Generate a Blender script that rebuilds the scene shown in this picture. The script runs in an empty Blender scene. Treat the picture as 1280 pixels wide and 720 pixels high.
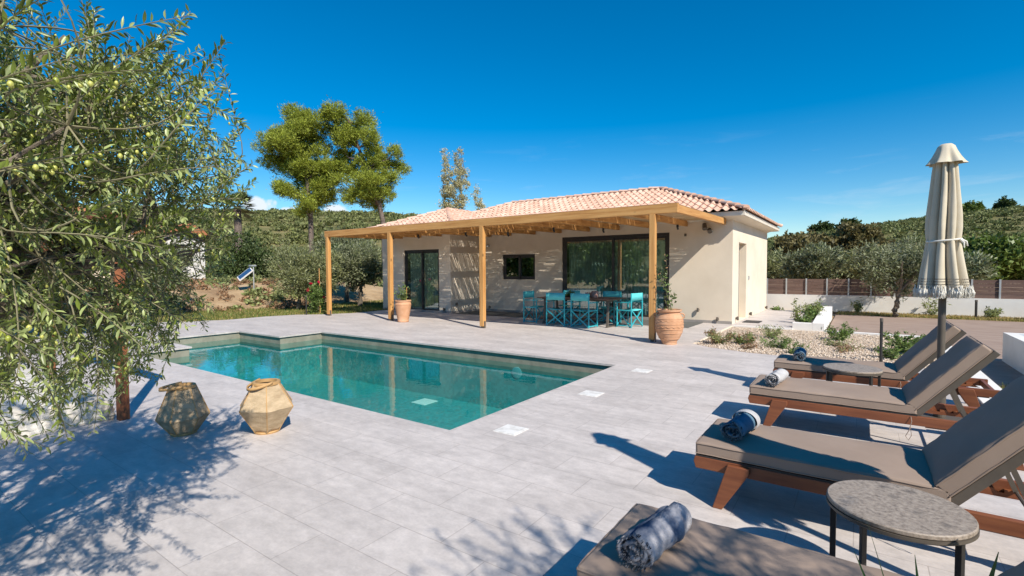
import bpy, bmesh, math, random
import numpy as np
from mathutils import Vector, Matrix
from mathutils.geometry import delaunay_2d_cdt

random.seed(7)
RNG = np.random.default_rng(11)
PI = math.pi
scene = bpy.context.scene
COL = scene.collection

# ------------------------------------------------------------------ materials
def new_mat(name):
    m = bpy.data.materials.new(name)
    m.use_nodes = True
    nt = m.node_tree
    bsdf = next(n for n in nt.nodes if n.type == 'BSDF_PRINCIPLED')
    return m, nt, bsdf

def pm(name, c1, c2=None, scale=6.0, rough=0.7, bump=0.0, bscale=None, detail=5.0, metallic=0.0,
       stretch=None, spec=0.5, lo=0.35, hi=0.65, bdist=0.01, c3=None, island=0.0):
    """Principled with a noise mix of two or three colours and an optional noise bump."""
    m, nt, b = new_mat(name)
    N, L = nt.nodes, nt.links
    tc = N.new('ShaderNodeTexCoord')
    vec = tc.outputs['Object']
    if stretch:
        mp = N.new('ShaderNodeMapping')
        mp.inputs['Scale'].default_value = stretch
        L.new(vec, mp.inputs['Vector'])
        vec = mp.outputs['Vector']
    b.inputs['Roughness'].default_value = rough
    b.inputs['Metallic'].default_value = metallic
    b.inputs['Specular IOR Level'].default_value = spec
    if c2 is None:
        b.inputs['Base Color'].default_value = (*c1, 1)
    else:
        n = N.new('ShaderNodeTexNoise')
        n.inputs['Scale'].default_value = scale
        n.inputs['Detail'].default_value = detail
        n.inputs['Roughness'].default_value = 0.62
        L.new(vec, n.inputs['Vector'])
        fac = n.outputs['Fac']
        if island > 0:
            g = N.new('ShaderNodeNewGeometry')
            mx = N.new('ShaderNodeMix')
            mx.data_type = 'FLOAT'
            mx.inputs[0].default_value = island
            L.new(fac, mx.inputs[2])
            L.new(g.outputs['Random Per Island'], mx.inputs[3])
            fac = mx.outputs[0]
        r = N.new('ShaderNodeValToRGB')
        r.color_ramp.elements[0].position = lo
        r.color_ramp.elements[0].color = (*c1, 1)
        r.color_ramp.elements[1].position = hi
        r.color_ramp.elements[1].color = (*c2, 1)
        if c3:
            e = r.color_ramp.elements.new((lo + hi) / 2)
            e.color = (*c3, 1)
        L.new(fac, r.inputs['Fac'])
        L.new(r.outputs['Color'], b.inputs['Base Color'])
    if bump > 0:
        n2 = N.new('ShaderNodeTexNoise')
        n2.inputs['Scale'].default_value = bscale or scale * 6
        n2.inputs['Detail'].default_value = 4
        L.new(vec, n2.inputs['Vector'])
        bp = N.new('ShaderNodeBump')
        bp.inputs['Strength'].default_value = bump
        bp.inputs['Distance'].default_value = bdist
        L.new(n2.outputs['Fac'], bp.inputs['Height'])
        L.new(bp.outputs['Normal'], b.inputs['Normal'])
    return m

def leaf_mat(name, front, back, var=0.35, rough=0.45, trans=0.25, yellow=None, spec=0.4):
    """Leaf: darker face, paler underside, every leaf slightly different, some light through it."""
    m, nt, b = new_mat(name)
    N, L = nt.nodes, nt.links
    g = N.new('ShaderNodeNewGeometry')
    mx = N.new('ShaderNodeMix'); mx.data_type = 'RGBA'
    mx.inputs[6].default_value = (*front, 1)
    mx.inputs[7].default_value = (*back, 1)
    L.new(g.outputs['Backfacing'], mx.inputs[0])
    ramp = N.new('ShaderNodeValToRGB')
    ramp.color_ramp.elements[0].color = (1 - var, 1 - var, 1 - var, 1)
    ramp.color_ramp.elements[1].color = (1 + var, 1 + var, 1 + var, 1)
    L.new(g.outputs['Random Per Island'], ramp.inputs['Fac'])
    if yellow:
        ramp.color_ramp.elements[1].color = (1 + var, 1 + var, 1 + var * .5, 1)
        e = ramp.color_ramp.elements.new(0.86); e.color = (1 + var * .7, 1 + var * .7, 1 + var * .6, 1)
        e = ramp.color_ramp.elements.new(0.9); e.color = (*yellow, 1)
    mul = N.new('ShaderNodeMix'); mul.data_type = 'RGBA'; mul.blend_type = 'MULTIPLY'
    mul.inputs[0].default_value = 1
    L.new(mx.outputs[2], mul.inputs[6]); L.new(ramp.outputs['Color'], mul.inputs[7])
    L.new(mul.outputs[2], b.inputs['Base Color'])
    b.inputs['Roughness'].default_value = rough
    b.inputs['Specular IOR Level'].default_value = spec
    if trans > 0:
        t = N.new('ShaderNodeBsdfTranslucent')
        L.new(mul.outputs[2], t.inputs['Color'])
        ms = N.new('ShaderNodeMixShader'); ms.inputs[0].default_value = trans
        out = next(n for n in N if n.type == 'OUTPUT_MATERIAL')
        L.new(b.outputs[0], ms.inputs[1]); L.new(t.outputs[0], ms.inputs[2])
        L.new(ms.outputs[0], out.inputs['Surface'])
    return m

M = {}
def tile_mat(name, c1, c2, mortar, w, h, ox, oy, msize=0.003, rough=0.55):
    m, nt, b = new_mat(name)
    N, L = nt.nodes, nt.links
    tc = N.new('ShaderNodeTexCoord')
    mp = N.new('ShaderNodeMapping'); mp.inputs['Location'].default_value = (-ox, -oy, 0)
    L.new(tc.outputs['Object'], mp.inputs['Vector'])
    br = N.new('ShaderNodeTexBrick')
    br.offset = 0.5; br.squash = 1
    br.inputs['Scale'].default_value = 1
    br.inputs['Brick Width'].default_value = w
    br.inputs['Row Height'].default_value = h
    br.inputs['Mortar Size'].default_value = msize
    br.inputs['Mortar Smooth'].default_value = 0.3
    br.inputs['Bias'].default_value = 0
    br.inputs['Color1'].default_value = (*c1, 1)
    br.inputs['Color2'].default_value = (*c2, 1)
    br.inputs['Mortar'].default_value = (*mortar, 1)
    L.new(mp.outputs['Vector'], br.inputs['Vector'])
    col = br.outputs['Color']
    for sc, stv, amt in ((1.1, (1, 2.2, 1), .16), (9, (1, 1.6, 1), .13), (60, (1, 1, 1), .06)):
        mp2 = N.new('ShaderNodeMapping'); mp2.inputs['Scale'].default_value = stv
        L.new(tc.outputs['Object'], mp2.inputs['Vector'])
        n = N.new('ShaderNodeTexNoise'); n.inputs['Scale'].default_value = sc
        n.inputs['Detail'].default_value = 6; n.inputs['Roughness'].default_value = .65
        L.new(mp2.outputs['Vector'], n.inputs['Vector'])
        rp = N.new('ShaderNodeMapRange')
        rp.inputs['From Min'].default_value = .3; rp.inputs['From Max'].default_value = .7
        rp.inputs['To Min'].default_value = 1 - amt; rp.inputs['To Max'].default_value = 1 + amt
        L.new(n.outputs['Fac'], rp.inputs['Value'])
        mu = N.new('ShaderNodeMix'); mu.data_type = 'RGBA'; mu.blend_type = 'MULTIPLY'
        mu.inputs[0].default_value = 1
        L.new(col, mu.inputs[6]); L.new(rp.outputs[0], mu.inputs[7])
        col = mu.outputs[2]
    L.new(col, b.inputs['Base Color'])
    bp = N.new('ShaderNodeBump'); bp.inputs['Strength'].default_value = .35; bp.inputs['Distance'].default_value = .003
    inv = N.new('ShaderNodeMath'); inv.operation = 'SUBTRACT'; inv.inputs[0].default_value = 1
    L.new(br.outputs['Fac'], inv.inputs[1]); L.new(inv.outputs[0], bp.inputs['Height'])
    L.new(bp.outputs['Normal'], b.inputs['Normal'])
    b.inputs['Roughness'].default_value = rough
    b.inputs['Specular IOR Level'].default_value = .35
    return m

M['deck'] = tile_mat('patio_tile', (.525, .468, .428), (.565, .506, .464), (.42, .37, .335), .58, .29, .28, .10)
M['drive'] = pm('stamped_paving', (.28, .19, .14), (.37, .27, .205), 2.2, .85, .3, 14, stretch=(.7, 3, 1))
M['plaster'] = pm('plaster_wall', (.71, .60, .46), (.79, .68, .535), 1.1, .9, .35, 70, bdist=.004)
M['white'] = pm('white_paint', (.74, .70, .645), (.80, .765, .71), 2, .8, .2, 60, bdist=.004)
M['cornice'] = pm('cornice_paint', (.70, .63, .52), (.74, .67, .56), 2, .7)
M['pine_wood'] = pm('pine_timber', (.50, .27, .09), (.62, .38, .15), 3.0, .6, .25, 12, stretch=(1, 1, 1), bdist=.004, c3=(.56, .32, .12))
M['pine_x'] = pm('pine_timber_beam', (.50, .225, .062), (.63, .34, .115), 4.0, .6, .25, 12, stretch=(.25, 3, 3), bdist=.004, c3=(.55, .31, .12))
M['pine_y'] = pm('pine_timber_rafter', (.50, .225, .062), (.63, .34, .115), 4.0, .6, .25, 12, stretch=(3, .25, 3), bdist=.004, c3=(.55, .31, .12))
M['pine_z'] = pm('pine_timber_post', (.54, .25, .07), (.67, .37, .125), 4.0, .6, .25, 12, stretch=(4, 4, .25), bdist=.004, c3=(.57, .33, .13))
def timber(name, stretch):
    m = pm(name, (.42, .175, .045), (.66, .36, .125), 4.0, .62, .35, 16, stretch=stretch, bdist=.004, c3=(.56, .28, .085), lo=.28, hi=.72)
    nt = m.node_tree; N, L = nt.nodes, nt.links
    b = next(n for n in N if n.type == 'BSDF_PRINCIPLED'); src = b.inputs['Base Color'].links[0].from_socket
    tc = next(n for n in N if n.type == 'TEX_COORD')
    mp = N.new('ShaderNodeMapping'); mp.inputs['Scale'].default_value = tuple(.45 + .55 * min(1, a / 3) for a in stretch)
    L.new(tc.outputs['Object'], mp.inputs['Vector'])
    v = N.new('ShaderNodeTexVoronoi'); v.inputs['Scale'].default_value = 3.4; L.new(mp.outputs[0], v.inputs['Vector'])
    mr = N.new('ShaderNodeMapRange'); mr.inputs['From Min'].default_value = .04; mr.inputs['From Max'].default_value = .10
    mr.inputs['To Min'].default_value = .38; mr.inputs['To Max'].default_value = 1.0
    L.new(v.outputs['Distance'], mr.inputs['Value'])
    mu = N.new('ShaderNodeMix'); mu.data_type = 'RGBA'; mu.blend_type = 'MULTIPLY'; mu.inputs[0].default_value = 1
    L.new(src, mu.inputs[6]); L.new(mr.outputs[0], mu.inputs[7]); L.new(mu.outputs[2], b.inputs['Base Color'])
    return m
M['pine_x'] = timber('pine_timber_beam', (.3, 5, 5)); M['pine_y'] = timber('pine_timber_rafter', (5, .3, 5)); M['pine_z'] = timber('pine_timber_post', (5, 5, .3))
M['reed'] = pm('reed_cane', (.42, .27, .13), (.60, .43, .24), 3, .75, island=.7)
M['dark_metal'] = pm('dark_bronze_metal', (.035, .032, .03), (.05, .046, .042), 8, .45, metallic=.3)
M['taupe_metal'] = pm('taupe_metal', (.115, .095, .075), (.14, .115, .09), 8, .5, metallic=.2)
M['grey_metal'] = pm('grey_metal', (.42, .43, .42), (.50, .51, .50), 6, .5, metallic=.4)
M['iroko'] = pm('oiled_hardwood', (.15, .045, .018), (.25, .085, .033), 5, .5, .2, 30, stretch=(.4, 4, 4), c3=(.20, .064, .025), bdist=.002)
M['rust_wood'] = pm('rusty_brown_timber', (.16, .048, .018), (.30, .10, .035), 7, .7, .3, 40, stretch=(3, 3, .6))
M['taupe'] = pm('taupe_cushion', (.295, .218, .168), (.33, .247, .192), 3, .85, .35, 260, bdist=.0012, spec=.25)
M['canvas'] = pm('cream_canvas', (.56, .485, .36), (.62, .545, .42), 6, .9, .3, 220, bdist=.0015, spec=.2)
M['canvas_white'] = pm('white_cord', (.68, .64, .56), (.76, .72, .64), 20, .9, spec=.2)
M['teal_frame'] = pm('turquoise_paint', (.025, .36, .41), (.035, .41, .46), 6, .5)
M['teal_cloth'] = pm('turquoise_canvas', (.085, .50, .51), (.11, .55, .56), 8, .85, .3, 160, bdist=.0015)
M['table_wood'] = pm('dark_table_wood', (.085, .045, .03), (.15, .085, .055), 4, .5, .2, 30, stretch=(.3, 4, 1))
M['terracotta'] = pm('terracotta', (.50, .25, .125), (.64, .37, .22), 4, .8, .35, 30, c3=(.57, .305, .165), bdist=.006)
M['jute'] = pm('jute_weave', (.37, .265, .155), (.56, .42, .265), 9, .95, 1.0, 75, c3=(.46, .34, .205), bdist=.006, stretch=(1, 1, 2.4))
M['jute_rim'] = pm('jute_rim_wood', (.42, .24, .09), (.54, .33, .14), 9, .7)
M['stone'] = pm('rough_white_stone', (.46, .41, .34), (.66, .62, .55), 3.2, .95, .9, 14, c3=(.60, .55, .47), bdist=.03)
M['bark'] = pm('olive_bark', (.11, .085, .06), (.24, .20, .15), 9, .95, .9, 40, bdist=.02, stretch=(2, 2, .7))
M['pinebark'] = pm('pine_bark', (.10, .07, .055), (.22, .17, .14), 6, .95, .8, 12, bdist=.04)
M['twig'] = pm('twig', (.15, .135, .07), (.26, .235, .14), 9, .9)
M['soil'] = pm('garden_soil', (.20, .13, .08), (.32, .22, .14), 6, .95, .6, 30, bdist=.02)
M['curtain'] = pm('curtain_fabric', (.62, .65, .62), (.72, .74, .72), 6, .9)
M['interior'] = pm('unlit_interior', (.10, .10, .09), (.12, .12, .11), 2, .9)  # dark tone stands in for the darkness of unlit rooms
M['black'] = pm('black_fitting_gap_shade', (.018, .018, .018), (.03, .03, .03), 8, .5)
M['doormat'] = pm('doormat_fibre', (.045, .04, .036), (.075, .068, .06), 40, .95, .5, 200)
M['boulder'] = pm('dark_boulder', (.06, .07, .08), (.14, .15, .16), 8, .9, .8, 30, bdist=.02)
M['olive_leaf'] = leaf_mat('olive_leaf', (.165, .215, .034), (.31, .36, .13), .45, .36, .28, spec=.5)
M['olive_fruit'] = pm('olive_fruit', (.30, .34, .05), (.50, .50, .12), 14, .35, island=.7)
M['olive_far'] = leaf_mat('olive_leaf_distant', (.165, .185, .075), (.27, .285, .17), .4, .6, .25)
M['olive_warm'] = leaf_mat('olive_leaf_yellow_green', (.21, .225, .08), (.30, .31, .16), .4, .6, .28)  # olive foliage of a paler, yellower green
M['bush_dark'] = leaf_mat('dark_bush_leaf', (.060, .092, .024), (.09, .12, .04), .45, .5, .25)
M['citrus_leaf'] = leaf_mat('citrus_leaf', (.115, .17, .03), (.17, .22, .05), .5, .4, .35)
M['oak_leaf'] = leaf_mat('brown_oak_leaf', (.15, .125, .042), (.18, .15, .06), .5, .6, .3)
M['pine_leaf'] = leaf_mat('pine_needles', (.28, .325, .036), (.31, .345, .05), .6, .6, .3)
M['poplar_leaf'] = leaf_mat('poplar_leaf', (.50, .44, .22), (.56, .51, .32), .45, .5, .35)
M['palm_leaf'] = leaf_mat('palm_leaf', (.10, .115, .035), (.13, .145, .055), .4, .5, .2)
M['shrub_leaf'] = leaf_mat('shrub_leaf', (.135, .205, .04), (.17, .235, .07), .45, .5, .3)
M['dry_leaf'] = leaf_mat('dry_leaf', (.30, .17, .085), (.34, .21, .12), .4, .8, .2)
M['sage_leaf'] = leaf_mat('sage_leaf', (.23, .255, .085), (.27, .30, .12), .4, .7, .25)
M['scrub'] = leaf_mat('hill_scrub', (.125, .145, .042), (.16, .18, .065), .35, .7, .2)
M['scrub_olive'] = leaf_mat('hill_olive', (.17, .18, .055), (.21, .22, .085), .5, .7, .2)
M['grass_green'] = leaf_mat('grass_blade', (.13, .175, .03), (.15, .19, .04), .5, .6, .3)
M['grass_dry'] = leaf_mat('dry_grass_blade', (.36, .27, .09), (.40, .30, .11), .4, .8, .2)
M['yucca_leaf'] = leaf_mat('yucca_leaf', (.07, .13, .03), (.08, .14, .035), .3, .4, .25)
M['flower'] = leaf_mat('red_petal', (.55, .012, .05), (.55, .02, .07), .3, .6, .3)
M['solar'] = pm('solar_glass', (.03, .07, .16), (.04, .09, .19), 5, .15)
M['redroof'] = pm('red_roof_tile', (.36, .13, .055), (.48, .20, .09), 8, .9, .6, 12, bdist=.03)
M['pebble'] = pm('gravel_pebble', (.52, .40, .29), (.70, .58, .46), 2, .95, island=.9)
M['gravel'] = pm('gravel_base', (.48, .37, .265), (.68, .56, .44), 46, .95, .9, 60, bdist=.03)
M['lawn'] = pm('lawn_turf', (.16, .17, .045), (.34, .26, .10), 1.3, .95, .7, 60, c3=(.22, .20, .06), bdist=.03)
M['drygrass'] = pm('dry_turf', (.30, .22, .075), (.42, .31, .12), 3, .95, .7, 60, bdist=.03)

def terrain_mat():
    m, nt, b = new_mat('dry_earth')
    N, L = nt.nodes, nt.links
    tc = N.new('ShaderNodeTexCoord')
    def noise(sc, det=6):
        n = N.new('ShaderNodeTexNoise'); n.inputs['Scale'].default_value = sc; n.inputs['Detail'].default_value = det
        n.inputs['Roughness'].default_value = .65
        L.new(tc.outputs['Object'], n.inputs['Vector']); return n.outputs['Fac']
    def ramp(f, *els):
        r = N.new('ShaderNodeValToRGB')
        r.color_ramp.elements[0].position, r.color_ramp.elements[0].color = els[0][0], (*els[0][1], 1)
        r.color_ramp.elements[1].position, r.color_ramp.elements[1].color = els[-1][0], (*els[-1][1], 1)
        for q, c in els[1:-1]:
            e = r.color_ramp.elements.new(q); e.color = (*c, 1)
        L.new(f, r.inputs['Fac']); return r.outputs['Color']
    soil = ramp(noise(.55), (.32, (.28, .18, .10)), (.5, (.43, .30, .17)), (.68, (.50, .37, .24)))
    hill = ramp(noise(.16), (.35, (.10, .095, .035)), (.55, (.17, .155, .06)), (.7, (.27, .215, .10)))
    sp = N.new('ShaderNodeSeparateXYZ'); L.new(tc.outputs['Object'], sp.inputs[0])
    mr = N.new('ShaderNodeMapRange'); mr.inputs['From Min'].default_value = 1.0; mr.inputs['From Max'].default_value = 2.6
    L.new(sp.outputs['Z'], mr.inputs['Value'])
    mx = N.new('ShaderNodeMix'); mx.data_type = 'RGBA'
    L.new(mr.outputs[0], mx.inputs[0]); L.new(soil, mx.inputs[6]); L.new(hill, mx.inputs[7])
    L.new(mx.outputs[2], b.inputs['Base Color'])
    b.inputs['Roughness'].default_value = .95
    b.inputs['Specular IOR Level'].default_value = .2
    bp = N.new('ShaderNodeBump'); bp.inputs['Strength'].default_value = .8; bp.inputs['Distance'].default_value = .12
    L.new(noise(2.2), bp.inputs['Height']); L.new(bp.outputs['Normal'], b.inputs['Normal'])
    return m
M['terrain'] = terrain_mat()

def roof_mat():
    m, nt, b = new_mat('clay_roof_tile')
    N, L = nt.nodes, nt.links
    at = N.new('ShaderNodeAttribute'); at.attribute_name = 'tint'
    r = N.new('ShaderNodeValToRGB')
    r.color_ramp.elements[0].color = (.58, .355, .25, 1)
    r.color_ramp.elements[1].color = (.72, .49, .37, 1)
    e = r.color_ramp.elements.new(.5); e.color = (.655, .42, .305, 1)
    L.new(at.outputs['Fac'], r.inputs['Fac'])
    tc = N.new('ShaderNodeTexCoord'); n = N.new('ShaderNodeTexNoise')
    n.inputs['Scale'].default_value = 9; n.inputs['Detail'].default_value = 6
    L.new(tc.outputs['Object'], n.inputs['Vector'])
    mr = N.new('ShaderNodeMapRange'); mr.inputs['From Min'].default_value = .3; mr.inputs['From Max'].default_value = .7
    mr.inputs['To Min'].default_value = .90; mr.inputs['To Max'].default_value = 1.09
    L.new(n.outputs['Fac'], mr.inputs['Value'])
    mu = N.new('ShaderNodeMix'); mu.data_type = 'RGBA'; mu.blend_type = 'MULTIPLY'; mu.inputs[0].default_value = 1
    L.new(r.outputs['Color'], mu.inputs[6]); L.new(mr.outputs[0], mu.inputs[7])
    L.new(mu.outputs[2], b.inputs['Base Color'])
    b.inputs['Roughness'].default_value = .85
    return m
M['roof'] = roof_mat()

def mosaic_mat():
    m, nt, b = new_mat('pool_mosaic')
    N, L = nt.nodes, nt.links
    tc = N.new('ShaderNodeTexCoord')
    v = N.new('ShaderNodeTexVoronoi'); v.distance = 'CHEBYCHEV'; v.inputs['Scale'].default_value = 22
    v.inputs['Randomness'].default_value = 0.15
    L.new(tc.outputs['Object'], v.inputs['Vector'])
    sp = N.new('ShaderNodeSeparateColor'); L.new(v.outputs['Color'], sp.inputs[0])
    r = N.new('ShaderNodeValToRGB')
    r.color_ramp.elements[0].color = (.011, .255, .258, 1)
    r.color_ramp.elements[1].color = (.027, .365, .362, 1)
    L.new(sp.outputs[0], r.inputs['Fac'])
    L.new(r.outputs['Color'], b.inputs['Base Color'])
    b.inputs['Roughness'].default_value = .4
    return m
M['mosaic'] = mosaic_mat()
M['poolstone'] = pm('pool_border_stone', (.215, .20, .15), (.30, .28, .21), 5, .6, .15, 30)

def schlick(N, L, f0, normal=None, add=0.0):
    """two-sided Fresnel reflectance, the same from above and below"""
    lw = N.new('ShaderNodeLayerWeight'); lw.inputs['Blend'].default_value = .5
    if normal is not None: L.new(normal, lw.inputs['Normal'])
    p = N.new('ShaderNodeMath'); p.operation = 'POWER'; p.inputs[1].default_value = 5
    L.new(lw.outputs['Facing'], p.inputs[0])
    m = N.new('ShaderNodeMath'); m.operation = 'MULTIPLY_ADD'; m.inputs[1].default_value = 1 - f0 - add; m.inputs[2].default_value = f0 + add
    L.new(p.outputs[0], m.inputs[0]); return m.outputs[0]

def water_mat(name, tint, ripple=.05, scale=5.0, dist=.012):
    m = bpy.data.materials.new(name); m.use_nodes = True
    nt = m.node_tree; nt.nodes.clear(); N, L = nt.nodes, nt.links
    out = N.new('ShaderNodeOutputMaterial')
    tr = N.new('ShaderNodeBsdfTransparent'); tr.inputs['Color'].default_value = (*tint, 1)
    gl = N.new('ShaderNodeBsdfGlossy'); gl.inputs['Roughness'].default_value = .015
    tc = N.new('ShaderNodeTexCoord')
    n = N.new('ShaderNodeTexNoise'); n.inputs['Scale'].default_value = scale; n.inputs['Detail'].default_value = 3
    n.inputs['Distortion'].default_value = .4
    L.new(tc.outputs['Object'], n.inputs['Vector'])
    bp = N.new('ShaderNodeBump'); bp.inputs['Strength'].default_value = ripple; bp.inputs['Distance'].default_value = dist
    L.new(n.outputs['Fac'], bp.inputs['Height'])
    L.new(bp.outputs['Normal'], gl.inputs['Normal']); fr = schlick(N, L, .065, bp.outputs['Normal'])
    mx = N.new('ShaderNodeMixShader')
    L.new(fr, mx.inputs[0]); L.new(tr.outputs[0], mx.inputs[1]); L.new(gl.outputs[0], mx.inputs[2])
    L.new(mx.outputs[0], out.inputs['Surface'])
    return m
M['water'] = water_mat('pool_water', (.60, .945, .935), .07, 5.0, .02)
M['tubwater'] = water_mat('plunge_water', (.35, .68, .85), .15, 8.0, .02)

def glass_mat(name, tint, base, bias):
    m = bpy.data.materials.new(name); m.use_nodes = True
    nt = m.node_tree; nt.nodes.clear(); N, L = nt.nodes, nt.links
    out = N.new('ShaderNodeOutputMaterial')
    tr = N.new('ShaderNodeBsdfTransparent'); tr.inputs['Color'].default_value = (*tint, 1)
    gl = N.new('ShaderNodeBsdfGlossy'); gl.inputs['Roughness'].default_value = .01
    gl.inputs['Color'].default_value = (*base, 1)
    fr = schlick(N, L, .04, None, bias)
    mx = N.new('ShaderNodeMixShader')
    L.new(fr, mx.inputs[0]); L.new(tr.outputs[0], mx.inputs[1]); L.new(gl.outputs[0], mx.inputs[2])
    L.new(mx.outputs[0], out.inputs['Surface'])
    return m
M['glass'] = glass_mat('window_glass', (.74, .83, .80), (.92, 1, .97), .17)

def stone_top_mat():
    m, nt, b = new_mat('grey_stone_top')
    N, L = nt.nodes, nt.links
    tc = N.new('ShaderNodeTexCoord')
    n = N.new('ShaderNodeTexNoise'); n.inputs['Scale'].default_value = 55; n.inputs['Detail'].default_value = 5
    n.inputs['Roughness'].default_value = .75
    L.new(tc.outputs['Object'], n.inputs['Vector'])
    r = N.new('ShaderNodeValToRGB')
    r.color_ramp.elements[0].position = .3; r.color_ramp.elements[0].color = (.12, .092, .07, 1)
    r.color_ramp.elements[1].position = .72; r.color_ramp.elements[1].color = (.44, .365, .29, 1)
    e = r.color_ramp.elements.new(.48); e.color = (.285, .23, .18, 1)
    L.new(n.outputs['Fac'], r.inputs['Fac'])
    v = N.new('ShaderNodeTexVoronoi'); v.inputs['Scale'].default_value = 9
    L.new(tc.outputs['Object'], v.inputs['Vector'])
    mr = N.new('ShaderNodeMapRange'); mr.inputs['From Min'].default_value = .08; mr.inputs['From Max'].default_value = .26
    mr.inputs['To Min'].default_value = .62; mr.inputs['To Max'].default_value = 1
    L.new(v.outputs['Distance'], mr.inputs['Value'])
    mu = N.new('ShaderNodeMix'); mu.data_type = 'RGBA'; mu.blend_type = 'MULTIPLY'; mu.inputs[0].default_value = 1
    L.new(r.outputs['Color'], mu.inputs[6]); L.new(mr.outputs[0], mu.inputs[7])
    L.new(mu.outputs[2], b.inputs['Base Color'])
    b.inputs['Roughness'].default_value = .55
    return m
M['stonetop'] = stone_top_mat()

def towel_mat(name, a, c, lo, hi, scale, stretch=(1, 1, 1)):
    return pm(name, a, c, scale, .95, .9, 230, stretch=stretch, lo=lo, hi=hi, bdist=.006, spec=.1, detail=4)
M['towel_tie'] = towel_mat('tie_dye_towel', (.05, .085, .15), (.50, .475, .48), .40, .60, 5, (1.6, .8, 1))
M['towel_blue'] = towel_mat('blue_towel', (.06, .125, .185), (.14, .235, .31), .3, .7, 9)
M['towel_white'] = towel_mat('white_towel', (.42, .405, .40), (.58, .56, .55), .3, .7, 9)
M['towel_fringe'] = towel_mat('towel_fringe', (.02, .022, .03), (.42, .40, .40), .42, .58, 60)
def slat_mat():
    m, nt, b = new_mat('fence_board')
    N, L = nt.nodes, nt.links
    tc = N.new('ShaderNodeTexCoord')
    mp = N.new('ShaderNodeMapping'); mp.inputs['Scale'].default_value = (.5, 1, 5)
    L.new(tc.outputs['Object'], mp.inputs['Vector'])
    n = N.new('ShaderNodeTexNoise'); n.inputs['Scale'].default_value = 6; n.inputs['Detail'].default_value = 5
    L.new(mp.outputs['Vector'], n.inputs['Vector'])
    r = N.new('ShaderNodeValToRGB')
    r.color_ramp.elements[0].position = .3; r.color_ramp.elements[0].color = (.115, .065, .048, 1)
    r.color_ramp.elements[1].position = .7; r.color_ramp.elements[1].color = (.185, .115, .09, 1)
    L.new(n.outputs['Fac'], r.inputs['Fac']); L.new(r.outputs['Color'], b.inputs['Base Color'])
    b.inputs['Roughness'].default_value = .8
    return m
M['slat'] = slat_mat()

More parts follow.
